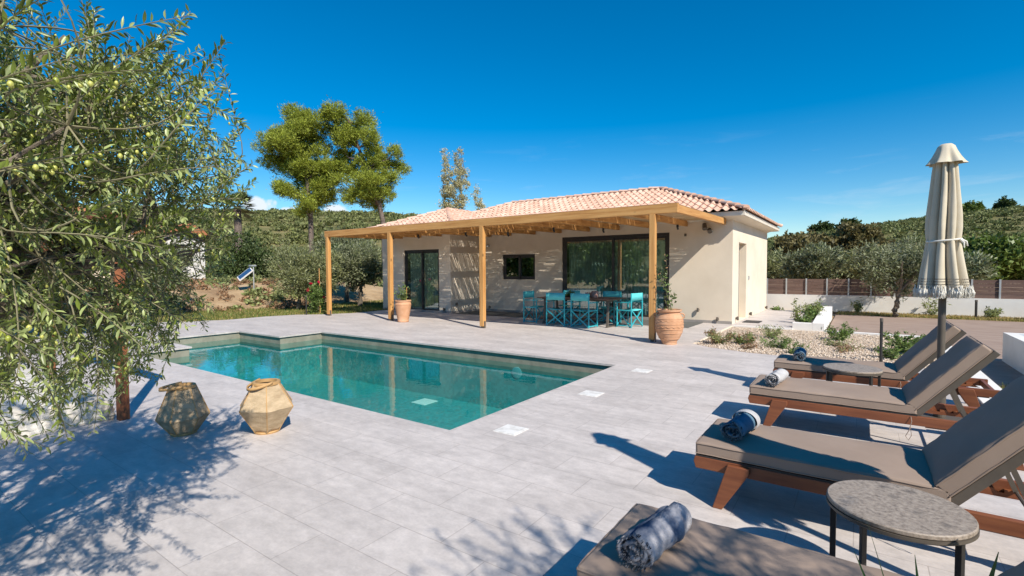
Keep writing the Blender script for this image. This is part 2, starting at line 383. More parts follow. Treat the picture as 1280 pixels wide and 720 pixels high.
# ------------------------------------------------------------------ mesh helpers
class MB:
    """Collects faces; build() links them as ONE mesh object."""
    def __init__(self):
        self.v, self.f = [], []
    def add(self, verts, faces):
        o = len(self.v)
        self.v.extend([tuple(p) for p in verts])
        self.f.extend([tuple(i + o for i in fc) for fc in faces])
    def box(self, x0, x1, y0, y1, z0, z1, mat=None):
        vs = [Vector((x, y, z)) for z in (z0, z1) for (x, y) in ((x0, y0), (x1, y0), (x1, y1), (x0, y1))]
        if mat is not None: vs = [mat @ p for p in vs]
        self.add(vs, [(0, 3, 2, 1), (4, 5, 6, 7), (0, 1, 5, 4), (1, 2, 6, 5), (2, 3, 7, 6), (3, 0, 4, 7)])
    def bar(self, p0, p1, w, h, up=(0, 0, 1)):
        p0, p1 = Vector(p0), Vector(p1)
        d = (p1 - p0).normalized(); up = Vector(up)
        s = d.cross(up)
        if s.length < 1e-4: s = d.cross(Vector((1, 0, 0)))
        s.normalize(); u = s.cross(d).normalized()
        vs = []
        for p in (p0, p1):
            for a, b in ((-1, -1), (1, -1), (1, 1), (-1, 1)):
                vs.append(p + s * (a * w / 2) + u * (b * h / 2))
        self.add(vs, [(0, 3, 2, 1), (4, 5, 6, 7), (0, 1, 5, 4), (1, 2, 6, 5), (2, 3, 7, 6), (3, 0, 4, 7)])
    def tube(self, pts, radii, n=8, cap=True):
        pts = [Vector(p) for p in pts]
        if not hasattr(radii, '__len__'): radii = [radii] * len(pts)
        rings = []
        ref = Vector((0, 0, 1))
        for i, p in enumerate(pts):
            d = (pts[min(i + 1, len(pts) - 1)] - pts[max(i - 1, 0)])
            d = d.normalized() if d.length > 1e-9 else Vector((0, 0, 1))
            s = d.cross(ref)
            if s.length < .05: s = d.cross(Vector((1, 0, 0)))
            s.normalize(); u = s.cross(d).normalized()
            rings.append([p + (s * math.cos(2 * PI * k / n) + u * math.sin(2 * PI * k / n)) * radii[i] for k in range(n)])
        vs = [q for r in rings for q in r]; fs = []
        for i in range(len(pts) - 1):
            for k in range(n):
                a, b = i * n + k, i * n + (k + 1) % n
                fs.append((a, a + n, b + n, b))
        if cap:
            fs.append(tuple(range(n))); fs.append(tuple(reversed(range((len(pts) - 1) * n, len(pts) * n))))
        self.add(vs, fs)
    def lathe(self, prof, n=32, c=(0, 0, 0), rf=None):
        vs, fs = [], []
        for (r, z) in prof:
            for k in range(n):
                a = 2 * PI * k / n
                rr = r if rf is None else rf(r, z, a)
                vs.append((c[0] + rr * math.cos(a), c[1] + rr * math.sin(a), c[2] + z))
        for i in range(len(prof) - 1):
            for k in range(n):
                a, b = i * n + k, i * n + (k + 1) % n
                fs.append((a, b, b + n, a + n))
        self.add(vs, fs)
    def prism(self, poly, y0, y1, axis='y'):
        """poly in xz (axis y) / xy (axis z) / yz (axis x)"""
        def P(a, b, t):
            return (a, t, b) if axis == 'y' else ((a, b, t) if axis == 'z' else (t, a, b))
        n = len(poly)
        vs = [P(a, b, y0) for a, b in poly] + [P(a, b, y1) for a, b in poly]
        fs = [tuple(range(n)), tuple(reversed(range(n, 2 * n)))]
        for i in range(n):
            j = (i + 1) % n
            fs.append((i, i + n, j + n, j))
        self.add(vs, fs)
    def build(self, name, m, parent=None, bevel=0.0, smooth=False, segs=2, fix=True):
        me = bpy.data.meshes.new(name)
        me.from_pydata(self.v, [], self.f)
        me.update()
        if fix:
            bm = bmesh.new(); bm.from_mesh(me)
            bmesh.ops.recalc_face_normals(bm, faces=bm.faces)
            bm.to_mesh(me); bm.free()
        o = bpy.data.objects.new(name, me)
        COL.objects.link(o)
        me.materials.append(m)
        if smooth:
            me.shade_smooth()
            me.set_sharp_from_angle(angle=math.radians(38))
        if bevel:
            b = o.modifiers.new('edge', 'BEVEL'); b.width = bevel; b.segments = segs; b.limit_method = 'ANGLE'
            b.angle_limit = math.radians(40)
        if parent: o.parent = parent
        return o

def np_mesh(name, verts, faces, m, parent=None, smooth=False):
    """verts (N,3), faces (F,k) numpy arrays -> object"""
    me = bpy.data.meshes.new(name)
    F, k = faces.shape
    me.vertices.add(len(verts)); me.vertices.foreach_set('co', np.ascontiguousarray(verts, dtype=np.float32).ravel())
    me.loops.add(F * k); me.loops.foreach_set('vertex_index', np.ascontiguousarray(faces, dtype=np.int32).ravel())
    me.polygons.add(F)
    me.polygons.foreach_set('loop_start', np.arange(0, F * k, k, dtype=np.int32))
    me.polygons.foreach_set('loop_total', np.full(F, k, dtype=np.int32))
    me.update(calc_edges=True)
    if smooth: me.shade_smooth()
    me.materials.append(m)
    o = bpy.data.objects.new(name, me); COL.objects.link(o)
    if parent: o.parent = parent
    return o

def tag(o, label=None, cat=None, group=None, kind=None):
    if label: o['label'] = label
    if cat: o['category'] = cat
    if group: o['group'] = group
    if kind: o['kind'] = kind
    return o

def thing(name, label, cat, loc=(0, 0, 0), rz=0.0, group=None):
    o = bpy.data.objects.new(name, None); COL.objects.link(o)
    o.empty_display_size = .2
    o.location = loc; o.rotation_euler = (0, 0, rz)
    return tag(o, label, cat, group)

def dup(root, loc, rz, label, group=None):
    r = root.copy(); COL.objects.link(r); r.location = loc; r.rotation_euler = (0, 0, rz)
    r['label'] = label
    if group: r['group'] = group
    for ch in list(root.children):
        c = ch.copy(); COL.objects.link(c); c.parent = r
        for g in list(ch.children):
            d = g.copy(); COL.objects.link(d); d.parent = c
    return r

def unit(a):
    return a / np.maximum(np.linalg.norm(a, axis=-1, keepdims=True), 1e-9)

def leaf_arrays(c, d, w, L, W):
    """diamond leaves: centre c, direction d, width direction w"""
    L = np.asarray(L)[:, None] if np.ndim(L) else L
    W = np.asarray(W)[:, None] if np.ndim(W) else W
    v = np.stack([c - d * L / 2, c + w * W / 2, c + d * L / 2, c - w * W / 2], 1).reshape(-1, 3)
    f = np.arange(len(c) * 4).reshape(-1, 4)
    return v, f

def rand_dirs(n):
    return unit(RNG.normal(size=(n, 3)))

def ellipsoid_points(n, c, r, shell=.55):
    d = rand_dirs(n)
    rad = (shell ** 3 + (1 - shell ** 3) * RNG.random(n)) ** (1 / 3)
    return np.asarray(c) + d * rad[:, None] * np.asarray(r), d

def crown(name, m, clumps, n_per_m2, L, W, parent, seed_sub=14, droop=0.0, up=0.0, shell=.35, subr=.3):
    """crown of many leaf faces: every clump (c, r) is broken into small tufts so that gaps and light/dark lumps appear"""
    C, D = [], []
    for c, r in clumps:
        r = np.asarray(r, float) if hasattr(r, '__len__') else np.array([r, r, r], float)
        area = 4 * PI * np.mean(r) ** 2
        n = max(60, int(area * n_per_m2))
        nt = max(6, int(seed_sub * max(.4, np.mean(r)) ** 1.3))
        tc, td = ellipsoid_points(nt, c, r * .92, shell)
        pick = RNG.integers(0, nt, n)
        off = RNG.normal(size=(n, 3)) * (subr * (.5 + RNG.random(nt))[pick])[:, None] * .55
        C.append(tc[pick] + off)
        D.append(unit(td[pick] + rand_dirs(n) * 1.1 + unit(off) * .5))
    C, D = np.concatenate(C), np.concatenate(D)
    D[:, 2] += up - droop
    D = unit(D)
    w = unit(np.cross(D, rand_dirs(len(D))))
    s = .65 + .7 * RNG.random(len(D))
    v, f = leaf_arrays(C, D, w, L * s, W * s)
    return np_mesh(name, v, f, m, parent)

def wob(p0, p1, n, amp, seed):
    r = random.Random(seed)
    p0, p1 = Vector(p0), Vector(p1)
    out = []
    for i in range(n + 1):
        t = i / n
        k = math.sin(PI * t)
        out.append(p0.lerp(p1, t) + Vector((r.uniform(-amp, amp), r.uniform(-amp, amp), r.uniform(-amp, amp) * .5)) * k)
    return out

# ------------------------------------------------------------------ camera
CAM_H = 1.4
r_ = Vector((0.81827935, 0.5748062, -0.0040912)); u_ = Vector((-0.01691759, 0.0311965, 0.99937009)); f_ = Vector((-0.57457176, 0.81769469, -0.03525179))
cd = bpy.data.cameras.new('Camera'); cam = bpy.data.objects.new('Camera', cd); COL.objects.link(cam)
mw = Matrix.Identity(4)
for i in range(3):
    mw[i][0], mw[i][1], mw[i][2] = r_[i], u_[i], -f_[i]
mw[0][3], mw[1][3], mw[2][3] = 0, 0, CAM_H
cam.matrix_world = mw
cd.sensor_width = 36; cd.lens = 620.85 / 1280 * 36; cd.clip_end = 4000; cd.clip_start = .05
scene.camera = cam

# ------------------------------------------------------------------ light and sky
S = Vector((-2.05, 1.0, -2.0)).normalized()            # the way the sunlight travels
sun = bpy.data.lights.new('Sun', 'SUN'); sun.energy = 4.6; sun.angle = math.radians(.53); sun.color = (1, .94, .845)
so = bpy.data.objects.new('Sun', sun); COL.objects.link(so)
so.rotation_euler = S.to_track_quat('-Z', 'Y').to_euler(); so.location = (20, -10, 20)
W = bpy.data.worlds.new('World'); scene.world = W; W.use_nodes = True
nt = W.node_tree; N, L = nt.nodes, nt.links
bg = next(n for n in N if n.type == 'BACKGROUND')
sky = N.new('ShaderNodeTexSky'); sky.sky_type = 'NISHITA'; sky.sun_disc = False
sky.sun_elevation = math.asin(-S.z); sky.sun_rotation = math.atan2(-S.x, -S.y)
sky.altitude = 50; sky.air_density = 1.0; sky.dust_density = .1; sky.ozone_density = 3.0
hs = N.new('ShaderNodeHueSaturation'); hs.inputs['Saturation'].default_value = 1.55; hs.inputs['Hue'].default_value = .497
hs.inputs['Value'].default_value = 1.04
L.new(sky.outputs[0], hs.inputs['Color'])
# thin cirrus and two small cumulus heads low over the hill, part of the sky itself
tc = N.new('ShaderNodeTexCoord')
mp = N.new('ShaderNodeMapping'); mp.inputs['Scale'].default_value = (2.2, 2.2, 15)
mp.inputs['Rotation'].default_value = (0.06, -.05, 0)
L.new(tc.outputs['Generated'], mp.inputs['Vector'])
n1 = N.new('ShaderNodeTexNoise'); n1.inputs['Scale'].default_value = 2.3; n1.inputs['Detail'].default_value = 7; n1.inputs['Roughness'].default_value = .62
n1.inputs['Distortion'].default_value = .5
L.new(mp.outputs[0], n1.inputs['Vector'])
sepd = N.new('ShaderNodeSeparateXYZ'); L.new(tc.outputs['Generated'], sepd.inputs[0])
band = N.new('ShaderNodeValToRGB')
band.color_ramp.elements[0].position = .02; band.color_ramp.elements[0].color = (.5, .5, .5, 1)
band.color_ramp.elements[1].position = .26; band.color_ramp.elements[1].color = (0, 0, 0, 1)
e = band.color_ramp.elements.new(.13); e.color = (1, 1, 1, 1)
L.new(sepd.outputs['Z'], band.inputs['Fac'])
wr = N.new('ShaderNodeMapRange'); wr.inputs['From Min'].default_value = .56; wr.inputs['From Max'].default_value = .85; wr.inputs['To Max'].default_value = .24
L.new(n1.outputs['Fac'], wr.inputs['Value'])
wm = N.new('ShaderNodeMath'); wm.operation = 'MULTIPLY'; L.new(wr.outputs[0], wm.inputs[0]); L.new(band.outputs['Color'], wm.inputs[1])
fac = wm.outputs[0]
n3 = N.new('ShaderNodeTexNoise'); n3.inputs['Scale'].default_value = 60; n3.inputs['Detail'].default_value = 5
L.new(tc.outputs['Generated'], n3.inputs['Vector'])
for (d, rad) in (((-.875, .462, .118), .030), ((-.806, .575, .112), .026), ((-.85, .51, .108), .02)):
    d = Vector(d).normalized()
    vs = N.new('ShaderNodeVectorMath'); vs.operation = 'SUBTRACT'; vs.inputs[1].default_value = d
    L.new(tc.outputs['Generated'], vs.inputs[0])
    sc_ = N.new('ShaderNodeVectorMath'); sc_.operation = 'MULTIPLY'; sc_.inputs[1].default_value = (1, 1, 1.9)
    L.new(vs.outputs[0], sc_.inputs[0])
    ln = N.new('ShaderNodeVectorMath'); ln.operation = 'LENGTH'; L.new(sc_.outputs[0], ln.inputs[0])
    ad = N.new('ShaderNodeMath'); ad.operation = 'MULTIPLY_ADD'; ad.inputs[1].default_value = rad * 1.6
    L.new(n3.outputs['Fac'], ad.inputs[0])
    ad.inputs[2].default_value = -rad * .8
    sm = N.new('ShaderNodeMath'); sm.operation = 'ADD'; L.new(ln.outputs['Value'], sm.inputs[0]); L.new(ad.outputs[0], sm.inputs[1])
    mr = N.new('ShaderNodeMapRange'); mr.inputs['From Min'].default_value = rad; mr.inputs['From Max'].default_value = rad * .6
    mr.inputs['To Max'].default_value = .8
    L.new(sm.outputs[0], mr.inputs['Value'])
    mxm = N.new('ShaderNodeMath'); mxm.operation = 'MAXIMUM'; L.new(fac, mxm.inputs[0]); L.new(mr.outputs[0], mxm.inputs[1])
    fac = mxm.outputs[0]
mixc = N.new('ShaderNodeMix'); mixc.data_type = 'RGBA'; mixc.inputs[7].default_value = (7.5, 7.4, 7.4, 1)
L.new(fac, mixc.inputs[0]); L.new(hs.outputs[0], mixc.inputs[6]); L.new(mixc.outputs[2], bg.inputs['Color'])
bg.inputs['Strength'].default_value = .1
vs_ = scene.view_settings
vs_.view_transform = 'Standard'; vs_.look = 'None'; vs_.exposure = 0.42; vs_.gamma = 1; vs_.use_curve_mapping = False
scene.cycles.max_bounces = 10; scene.cycles.transparent_max_bounces = 16
scene.cycles.caustics_reflective = False; scene.cycles.caustics_refractive = False
scene.cycles.sample_clamp_indirect = 6
scene.cycles.use_denoising = True

# ------------------------------------------------------------------ terrain
POOL = [(-2.9, 3.18), (-2.9, 6.88), (-10.26, 6.88), (-10.26, 5.87), (-12.0, 5.87), (-12.0, 4.09), (-10.26, 4.09), (-10.26, 3.18)]
def sstep(a, b, x):
    t = np.clip((x - a) / (b - a), 0, 1); return t * t * (3 - 2 * t)
_az = np.array([-180, -90, -25, -10.7, -6, 0, 8, 30, 42, 49, 61, 90, 180.])
_am = np.array([14, 18, 25, 20.3, 17.9, 14.6, 10.4, 12, 14.3, 15.8, 16.3, 15, 14.])
_dt = np.array([150, 170, 215, 225, 212, 197, 181, 150, 132, 135, 146, 150, 150.])
def height(x, y):
    d = np.hypot(x, y); az = np.degrees(np.arctan2(-x, y))
    am = np.interp(az, _az, _am); dt = np.interp(az, _az, _dt)
    s0 = np.interp(az, [-25, 10, 40, 180], [62, 60, 30, 40])
    z = am * sstep(s0, dt * 1.04, d) - am * .25 * sstep(dt * 1.1, dt * 2.5, d)
    z = z + sstep(20, 60, d) * (.35 * np.sin(x * .11 + 1.3) * np.cos(y * .09) + .2 * np.sin(x * .31) * np.sin(y * .27 + .5))
    bank = sstep(18.5, 22.5, -x) * (sstep(-3, 2, y)) * (1 - sstep(16, 22, y)) * (1 - .4 * sstep(26, 34, -x))
    z = z + .95 * bank
    flat = sstep(19, 26, d)
    return z * np.maximum(flat, .9 * sstep(18.5, 20, -x)) - .06
def lines(extra, lo=-700, hi=700):
    out = list(extra); x = 0.0; step = 1.2
    while x < hi:
        out += [x, -x]; step = 1.2 if x < 34 else step * 1.055; x += step
    out = sorted(out); res = [out[0]]
    for q in out[1:]:
        if q - res[-1] > .03: res.append(q)
        elif any(abs(q - e_) < 1e-6 for e_ in extra): res[-1] = q
    return np.array(res)
gx = lines([-12.0, -10.26, -2.9]); gy = lines([3.18, 4.09, 5.87, 6.88])
X, Y = np.meshgrid(gx, gy, indexing='ij')
Zg = height(X, Y)
idx = np.arange(X.size).reshape(X.shape)
q = np.stack([idx[:-1, :-1], idx[1:, :-1], idx[1:, 1:], idx[:-1, 1:]], -1).reshape(-1, 4)
cx = ((X[:-1, :-1] + X[1:, 1:]) / 2).ravel(); cy = ((Y[:-1, :-1] + Y[1:, 1:]) / 2).ravel()
inpool = ((cx > -10.26) & (cx < -2.9) & (cy > 3.18) & (cy < 6.88)) | ((cx > -12) & (cx < -10.2) & (cy > 4.09) & (cy < 5.87))
ground = np_mesh('ground', np.stack([X, Y, Zg], -1).reshape(-1, 3), q[~inpool], M['terrain'], smooth=True)
tag(ground, kind='structure')

def sheet(name, outer, z, m, holes=(), thick=0.0, kind='structure'):
    """a flat polygon sheet with holes"""
    pts, edges = [], []
    for loop in [outer] + list(holes):
        o = len(pts); pts += [Vector(p) for p in loop]
        edges += [(o + i, o + (i + 1) % len(loop)) for i in range(len(loop))]
    vo, _, fo, *_ = delaunay_2d_cdt(pts, edges, [], 1, 1e-6)
    def inside(p, poly):
        c = False; n = len(poly)
        for i in range(n):
            (x1, y1), (x2, y2) = poly[i], poly[(i + 1) % n]
            if (y1 > p[1]) != (y2 > p[1]) and p[0] < (x2 - x1) * (p[1] - y1) / (y2 - y1) + x1: c = not c
        return c
    fs = []
    for fc in fo:
        ctr = sum((vo[i] for i in fc), Vector((0, 0))) / len(fc)
        if inside(ctr, outer) and not any(inside(ctr, h) for h in holes): fs.append(tuple(fc))
    mb = MB(); mb.add([(p.x, p.y, z) for p in vo], fs)
    if thick:
        n = len(outer)
        mb.add([(p[0], p[1], z - .0005) for p in outer] + [(p[0], p[1], z - thick) for p in outer], [(i, (i + 1) % n, (i + 1) % n + n, i + n) for i in range(n)])
    o = mb.build(name, m, fix=False)
    up = [p for p in o.data.polygons if p.normal.z < -.5]
    if up:
        bm = bmesh.new(); bm.from_mesh(o.data)
        bmesh.ops.reverse_faces(bm, faces=[f for f in bm.faces if f.normal.z < -.5]); bm.to_mesh(o.data); bm.free()
    if kind: tag(o, kind=kind)
    return o

def inset(poly, d):
    """offset an axis-aligned polygon inwards by d (clockwise or not)"""
    n = len(poly); area = sum(poly[i][0] * poly[(i + 1) % n][1] - poly[(i + 1) % n][0] * poly[i][1] for i in range(n))
    s = 1 if area > 0 else -1
    out = []
    for i in range(n):
        p0, p1, p2 = Vector(poly[i - 1]), Vector(poly[i]), Vector(poly[(i + 1) % n])
        a = (p1 - p0).normalized(); b = (p2 - p1).normalized()
        na = Vector((-a.y, a.x)) * s; nb = Vector((-b.y, b.x)) * s
        out.append(tuple(p1 + na * d + nb * d if abs(a.dot(b)) < .5 else p1 + na * d))
    return out

COPE = inset(POOL, .035)
patio = sheet('patio_pavement', [(1.0, -7), (1.0, 9.0), (-.77, 9.04), (-1.53, 9.1), (-2.2, 9.35), (-2.56, 9.62), (-2.60, 12.95), (-2.60, 13.3), (-2.60, 13.75), (-14.3, 13.75), (-13.95, 11.8),
         (-13.87, 10.5), (-14.3, 9.62), (-14.9, 9.1), (-15.15, 8.2), (-15.05, 7.1), (-15.5, 6.1), (-16.6, 5.0), (-17.5, 3.5), (-18, -7)], 0.0, M['deck'], [COPE])
path = sheet('side_path', [(-2.72, 13.3), (-1.28, 13.3), (-1.28, 19.4), (-2.72, 19.4)], -.004, M['deck'])
drive = sheet('driveway_pavement', [(-.62, 13.06), (1.35, 13.06), (1.35, 8.2), (1.9, 8.2), (40, 8.2), (40, 18.5), (-.62, 18.5)], -.02, M['drive'])
gravel = sheet('gravel_ground', [(-2.7, 9.0), (1.02, 8.9), (1.02, 13.05), (-.62, 13.3), (-2.7, 13.4)], -.014, M['gravel'], kind='structure')
gravel2 = sheet('side_ground', [(1.02, 2), (1.02, 9.0), (1.36, 9.0), (1.36, 8.18), (8, 8.18), (8, 2)], -.018, M['lawn'])
strip = sheet('dry_grass_ground', [(-.62, 18.48), (40, 18.48), (40, 19.76), (-1.6, 19.76), (-1.6, 19.38), (-.62, 19.38)], -.016, M['drygrass'])
lawn = sheet('lawn', [(-13.9, 11.8), (-13.8, 10.4), (-13.5, 8), (-14, 4), (-17, -7), (-21, -7), (-19.6, 6), (-18.6, 10), (-18.0, 17), (-13.9, 17)], -.012, M['lawn'])

# ------------------------------------------------------------------ swimming pool
pool = thing('swimming_pool', 'turquoise mosaic swimming pool with a stepped bay, sunk in the grey patio', 'swimming pool', (-6.5, 5, 0))
def pchild(o, root): o.parent = root; o.matrix_parent_inverse = root.matrix_basis.inverted(); return o
Zw = -.175
def wall_ring(poly, z0, z1):
    mb = MB(); n = len(poly)
    mb.add([(p[0], p[1], z0) for p in poly] + [(p[0], p[1], z1) for p in poly], [(i, (i + 1) % n, (i + 1) % n + n, i + n) for i in range(n)])
    return mb
o = pchild(wall_ring(POOL, -.30, -.034).build('border_band', M['poolstone']), pool)
mb = wall_ring(COPE, -.03, -.0003)
cp = inset(POOL, -.25)
o = pchild(mb.build('coping', M['deck']), pool)
under = sheet('coping_shadow_gap', POOL, -.0305, M['black'], [COPE], kind=None); pchild(under, pool)  # coloured black to stand for the shadow gap below the coping
POOLB = inset(POOL, -.001)
mb = wall_ring(POOL, -1.02, -.30)
# floor and the bay's broad steps
fl = sheet('pool_mosaic_lining', POOL, -1.0, M['mosaic'], kind=None)
fm = MB(); fm.v = [tuple(v.co) for v in fl.data.vertices]; fm.f = [tuple(p.vertices) for p in fl.data.polygons]
fm.add(mb.v, mb.f)
for i, zt in enumerate((-.34, -.52, -.70, -.86)):
    fm.box(-11.99, -11.5 + i * .42, 4.10, 5.86, -.99, zt - .001 * i)
bpy.data.objects.remove(fl)
pchild(fm.build('pool_mosaic_lining', M['mosaic']), pool)
mb = MB(); mb.box(-.17, .17, -.17, .17, 0, .012)
dr = mb.build('main_drain_cover', M['white'], bevel=.004); dr.parent = pool; dr.location = (-6.5 + 6.5, 6.45 - 5, -1.0)
for px_, pz in ((-4.74, -.33),):
    mb = MB(); mb.lathe([(0, .014), (.07, .013), (.098, .008), (.10, 0)], 28)
    ol = mb.build('pool_light', pm('pool_light_cover', (.22, .42, .42), (.28, .48, .48), 6, .4), pool, smooth=True)
    ol.rotation_euler = (PI / 2, 0, 0); ol.location = (px_ + 6.5, 6.878 - 5, pz)
water = sheet('pool_water', POOL, Zw, M['water'])
M['lid'] = pm('stained_white_lid', (.52, .49, .44), (.78, .75, .70), 9, .6, .3, 40, lo=.3, hi=.55)
for (cx_, cy_), lb in (((-2.49, 3.52), 'white square skimmer lid nearest the pool\'s front corner'), ((-2.48, 5.08), 'white square skimmer lid in the middle of the three beside the pool'),
                   ((-2.47, 6.64), 'white square skimmer lid by the far corner of the pool')):
    mb = MB(); mb.box(-.116, .116, -.116, .116, 0.0, .004)
    mb.box(-.098, .098, -.098, .098, .004, .0062)
    o = mb.build('skimmer_lid', M['lid'], bevel=.0015); o.location = (cx_, cy_, .0)
    tag(o, lb, 'skimmer lid', 'white skimmer lids beside the pool')

# ------------------------------------------------------------------ house
house = thing('villa', 'low beige villa with clay tile hipped roof and large dark-framed sliding doors', 'house')
EZ = 2.85; PT = .385
def wall_panel(mb, o, u, n, W_, H, holes, depth):
    """vertical panel from corner o along unit u (2D), outward normal n (2D); holes (a0,a1,z0,z1); reveals go inwards by depth"""
    us = sorted({0, W_, *[h[0] for h in holes], *[h[1] for h in holes]}); zs = sorted({0, H, *[h[2] for h in holes], *[h[3] for h in holes]})
    P = lambda a, z, d=0: (o[0] + u[0] * a - n[0] * d, o[1] + u[1] * a - n[1] * d, z)
    for i in range(len(us) - 1):
        for j in range(len(zs) - 1):
            a, z = (us[i] + us[i + 1]) / 2, (zs[j] + zs[j + 1]) / 2
            if any(h[0] < a < h[1] and h[2] < z < h[3] for h in holes): continue
            mb.add([P(us[i], zs[j]), P(us[i + 1], zs[j]), P(us[i + 1], zs[j + 1]), P(us[i], zs[j + 1])], [(0, 1, 2, 3)])
    for a0, a1, z0, z1 in holes:
        for (p, q_) in (((a0, z0), (a0, z1)), ((a0, z1), (a1, z1)), ((a1, z1), (a1, z0)), ((a1, z0), (a0, z0))):
            mb.add([P(*p), P(*q_), P(*q_, depth), P(*p, depth)], [(0, 1, 2, 3)])
XL, XW, XR, YW, YM, YR = -14.25, -10.95, -2.68, 12.1, 13.58, 19.2
mb = MB()
bigd = (-7.63 - XW, -4.29 - XW, .0, 2.42); win = (-9.93 - XW, -8.63 - XW, 1.1, 1.93); bedd = (-13.12 - XL, -11.46 - XL, .0, 2.12)
wall_panel(mb, (XW, YM), (1, 0), (0, -1), XR - XW, EZ, [bigd, win], .12)
wall_panel(mb, (XL, YW), (1, 0), (0, -1), XW - XL, EZ, [bedd], .12)
wall_panel(mb, (XW, YW), (0, 1), (1, 0), YM - YW, EZ, [], .1)
wall_panel(mb, (XR, YM), (0, 1), (1, 0), YR - YM, EZ, [(14.36 - YM, 15.42 - YM, .03, 2.13)], .62)
wall_panel(mb, (XR, YR), (-1, 0), (0, 1), XR - XL, EZ, [], .1)
wall_panel(mb, (XL, YR), (0, -1), (-1, 0), YR - YW, EZ, [], .1)
mb.build('wall', M['plaster'], house, fix=False)
mb = MB()
for (a, b_, c_, d_) in ((XW, XR, YM - .012, YM + .01), (XL, XW + .012, YW - .012, YW + .01), (XW - .01, XW + .012, YW, YM), ):
    mb.box(a, b_ + .0, c_, d_, 0, .075)
mb.build('plinth', pm('grey_plinth', (.30, .27, .24), (.36, .32, .29), 4, .8), house)
mb = MB(); mb.box(XL + .02, XR - .02, YM + .9, YM + .95, 0, EZ); mb.box(XL + .02, XW - .04, YW + .9, YW + .95, 0, EZ)  # dark planes in place of the unlit rooms behind the glass
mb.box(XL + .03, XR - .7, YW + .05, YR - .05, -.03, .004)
mb.build('unlit_room_backing', M['interior'], house)

def window_unit(name, x0, x1, y, z0, z1, panels, fw=.07, curtain=True, handle=True):
    """sliding unit facing -Y, front of frame at y; name part > frame, panes, curtain"""
    mb = MB(); d = .09
    mb.box(x0, x1, y, y + d, z1 - fw, z1); mb.box(x0, x1, y, y + d, z0, z0 + fw * .6)
    mb.box(x0, x0 + fw, y, y + d, z0 + fw * .6, z1 - fw); mb.box(x1 - fw, x1, y, y + d, z0 + fw * .6, z1 - fw)
    root = mb.build(name, M['dark_metal'], house, bevel=.004)
    n = panels; wd = (x1 - x0 - 2 * fw) / n
    for i in range(n):
        a, b_ = x0 + fw + i * wd - (.03 if i else 0), x0 + fw + (i + 1) * wd + (.03 if i < n - 1 else 0)
        yy = y + (.012 if i % 2 == 0 else .052); s = .058
        sb = MB(); zz0, zz1 = z0 + fw * .6, z1 - fw
        sb.box(a, b_, yy, yy + .034, zz1 - s, zz1); sb.box(a, b_, yy, yy + .034, zz0, zz0 + s * 1.2)
        sb.box(a, a + s, yy, yy + .034, zz0 + s * 1.2, zz1 - s); sb.box(b_ - s, b_, yy, yy + .034, zz0 + s * 1.2, zz1 - s)
        if handle: sb.box(b_ - s * .75 if i % 2 == 0 else a + s * .3, b_ - s * .35 if i % 2 == 0 else a + s * .7, yy - .025, yy, (zz0 + zz1) / 2 - .12, (zz0 + zz1) / 2 + .12)
        sb.build('sash_frame', M['dark_metal'], root, bevel=.003)
        gb = MB(); gb.box(a + s, b_ - s, yy + .014, yy + .018, zz0 + s * 1.2, zz1 - s)
        gb.build('glass_pane', M['glass'], root)
    return root

def curtain(x0, x1, y, z0, z1, seed, pitch=.11, amp=.03):
    n = int((x1 - x0) / pitch * 8); r = random.Random(seed)
    ph = 0; xs = []
    vs = []
    for i in range(n + 1):
        t = i / n; x = x0 + (x1 - x0) * t
        ph += 2 * PI / 8 * r.uniform(.7, 1.3)
        yo = amp * math.sin(ph) + .012 * math.sin(x * 3.1)
        vs.append((x, yo))
    mb = MB()
    V_ = [(x, y + yo, z0) for x, yo in vs] + [(x, y + yo * .7, z1) for x, yo in vs]
    mb.add(V_, [(i, i + 1, i + n + 2, i + n + 1) for i in range(n)])
    o = mb.build('curtain', M['curtain'], house, smooth=True)
    return o
window_unit('sliding_door', -7.63, -4.29, YM + .025, .0, 2.42, 2, .085)
curtain(-7.5, -4.4, YM + .19, .03, 2.5, 3)
window_unit('bedroom_sliding_door', -13.12, -11.46, YW + .025, .0, 2.12, 2, .06)
curtain(-13.0, -11.5, YW + .17, .03, 2.2, 5)
window_unit('small_window', -9.93, -8.63, YM + .04, 1.1, 1.93, 2, .055, handle=False)
mb = MB(); mb.box(-9.98, -8.58, YM - .03, YM + .04, 1.93, 1.955); mb.build('window_lintel_trim', M['cornice'], house, bevel=.004)
mb = MB(); mb.box(-9.98, -8.58, YM - .025, YM + .04, 1.075, 1.1); mb.build('window_sill', M['plaster'], house, bevel=.004)
# side entrance door deep in its niche
mb = MB(); mb.box(XR - .64, XR - .60, 14.36, 15.42, .03, 2.13)
sd = mb.build('side_door', M['cornice'], house)
mb = MB(); mb.tube([(XR - .6, 14.5, 1.0), (XR - .55, 14.5, 1.0), (XR - .55, 14.62, 1.0)], .01, 8); mb.build('door_handle', M['grey_metal'], sd)

# cornice: profile swept along the eaves
WP = [(XL, YW), (XW, YW), (XW, YM), (XR, YM), (XR, YR), (XL, YR)]
prof = [(0.0, 2.665), (.035, 2.67), (.06, 2.69), (.10, 2.70), (.27, 2.715), (.315, 2.725), (.33, 2.735), (.335, 2.842), (.30, 2.85), (-.05, 2.852)]
rings = [inset(WP, -d) for d, z in prof]
mb = MB(); n = len(WP)
vs = [(p[0], p[1], prof[k][1]) for k, rg in enumerate(rings) for p in rg]
fs = []
for k in range(len(prof) - 1):
    for i in range(n):
        j = (i + 1) % n
        fs.append((k * n + i, k * n + j, (k + 1) * n + j, (k + 1) * n + i))
mb.add(vs, fs); mb.build('cornice', M['cornice'], house, bevel=0)

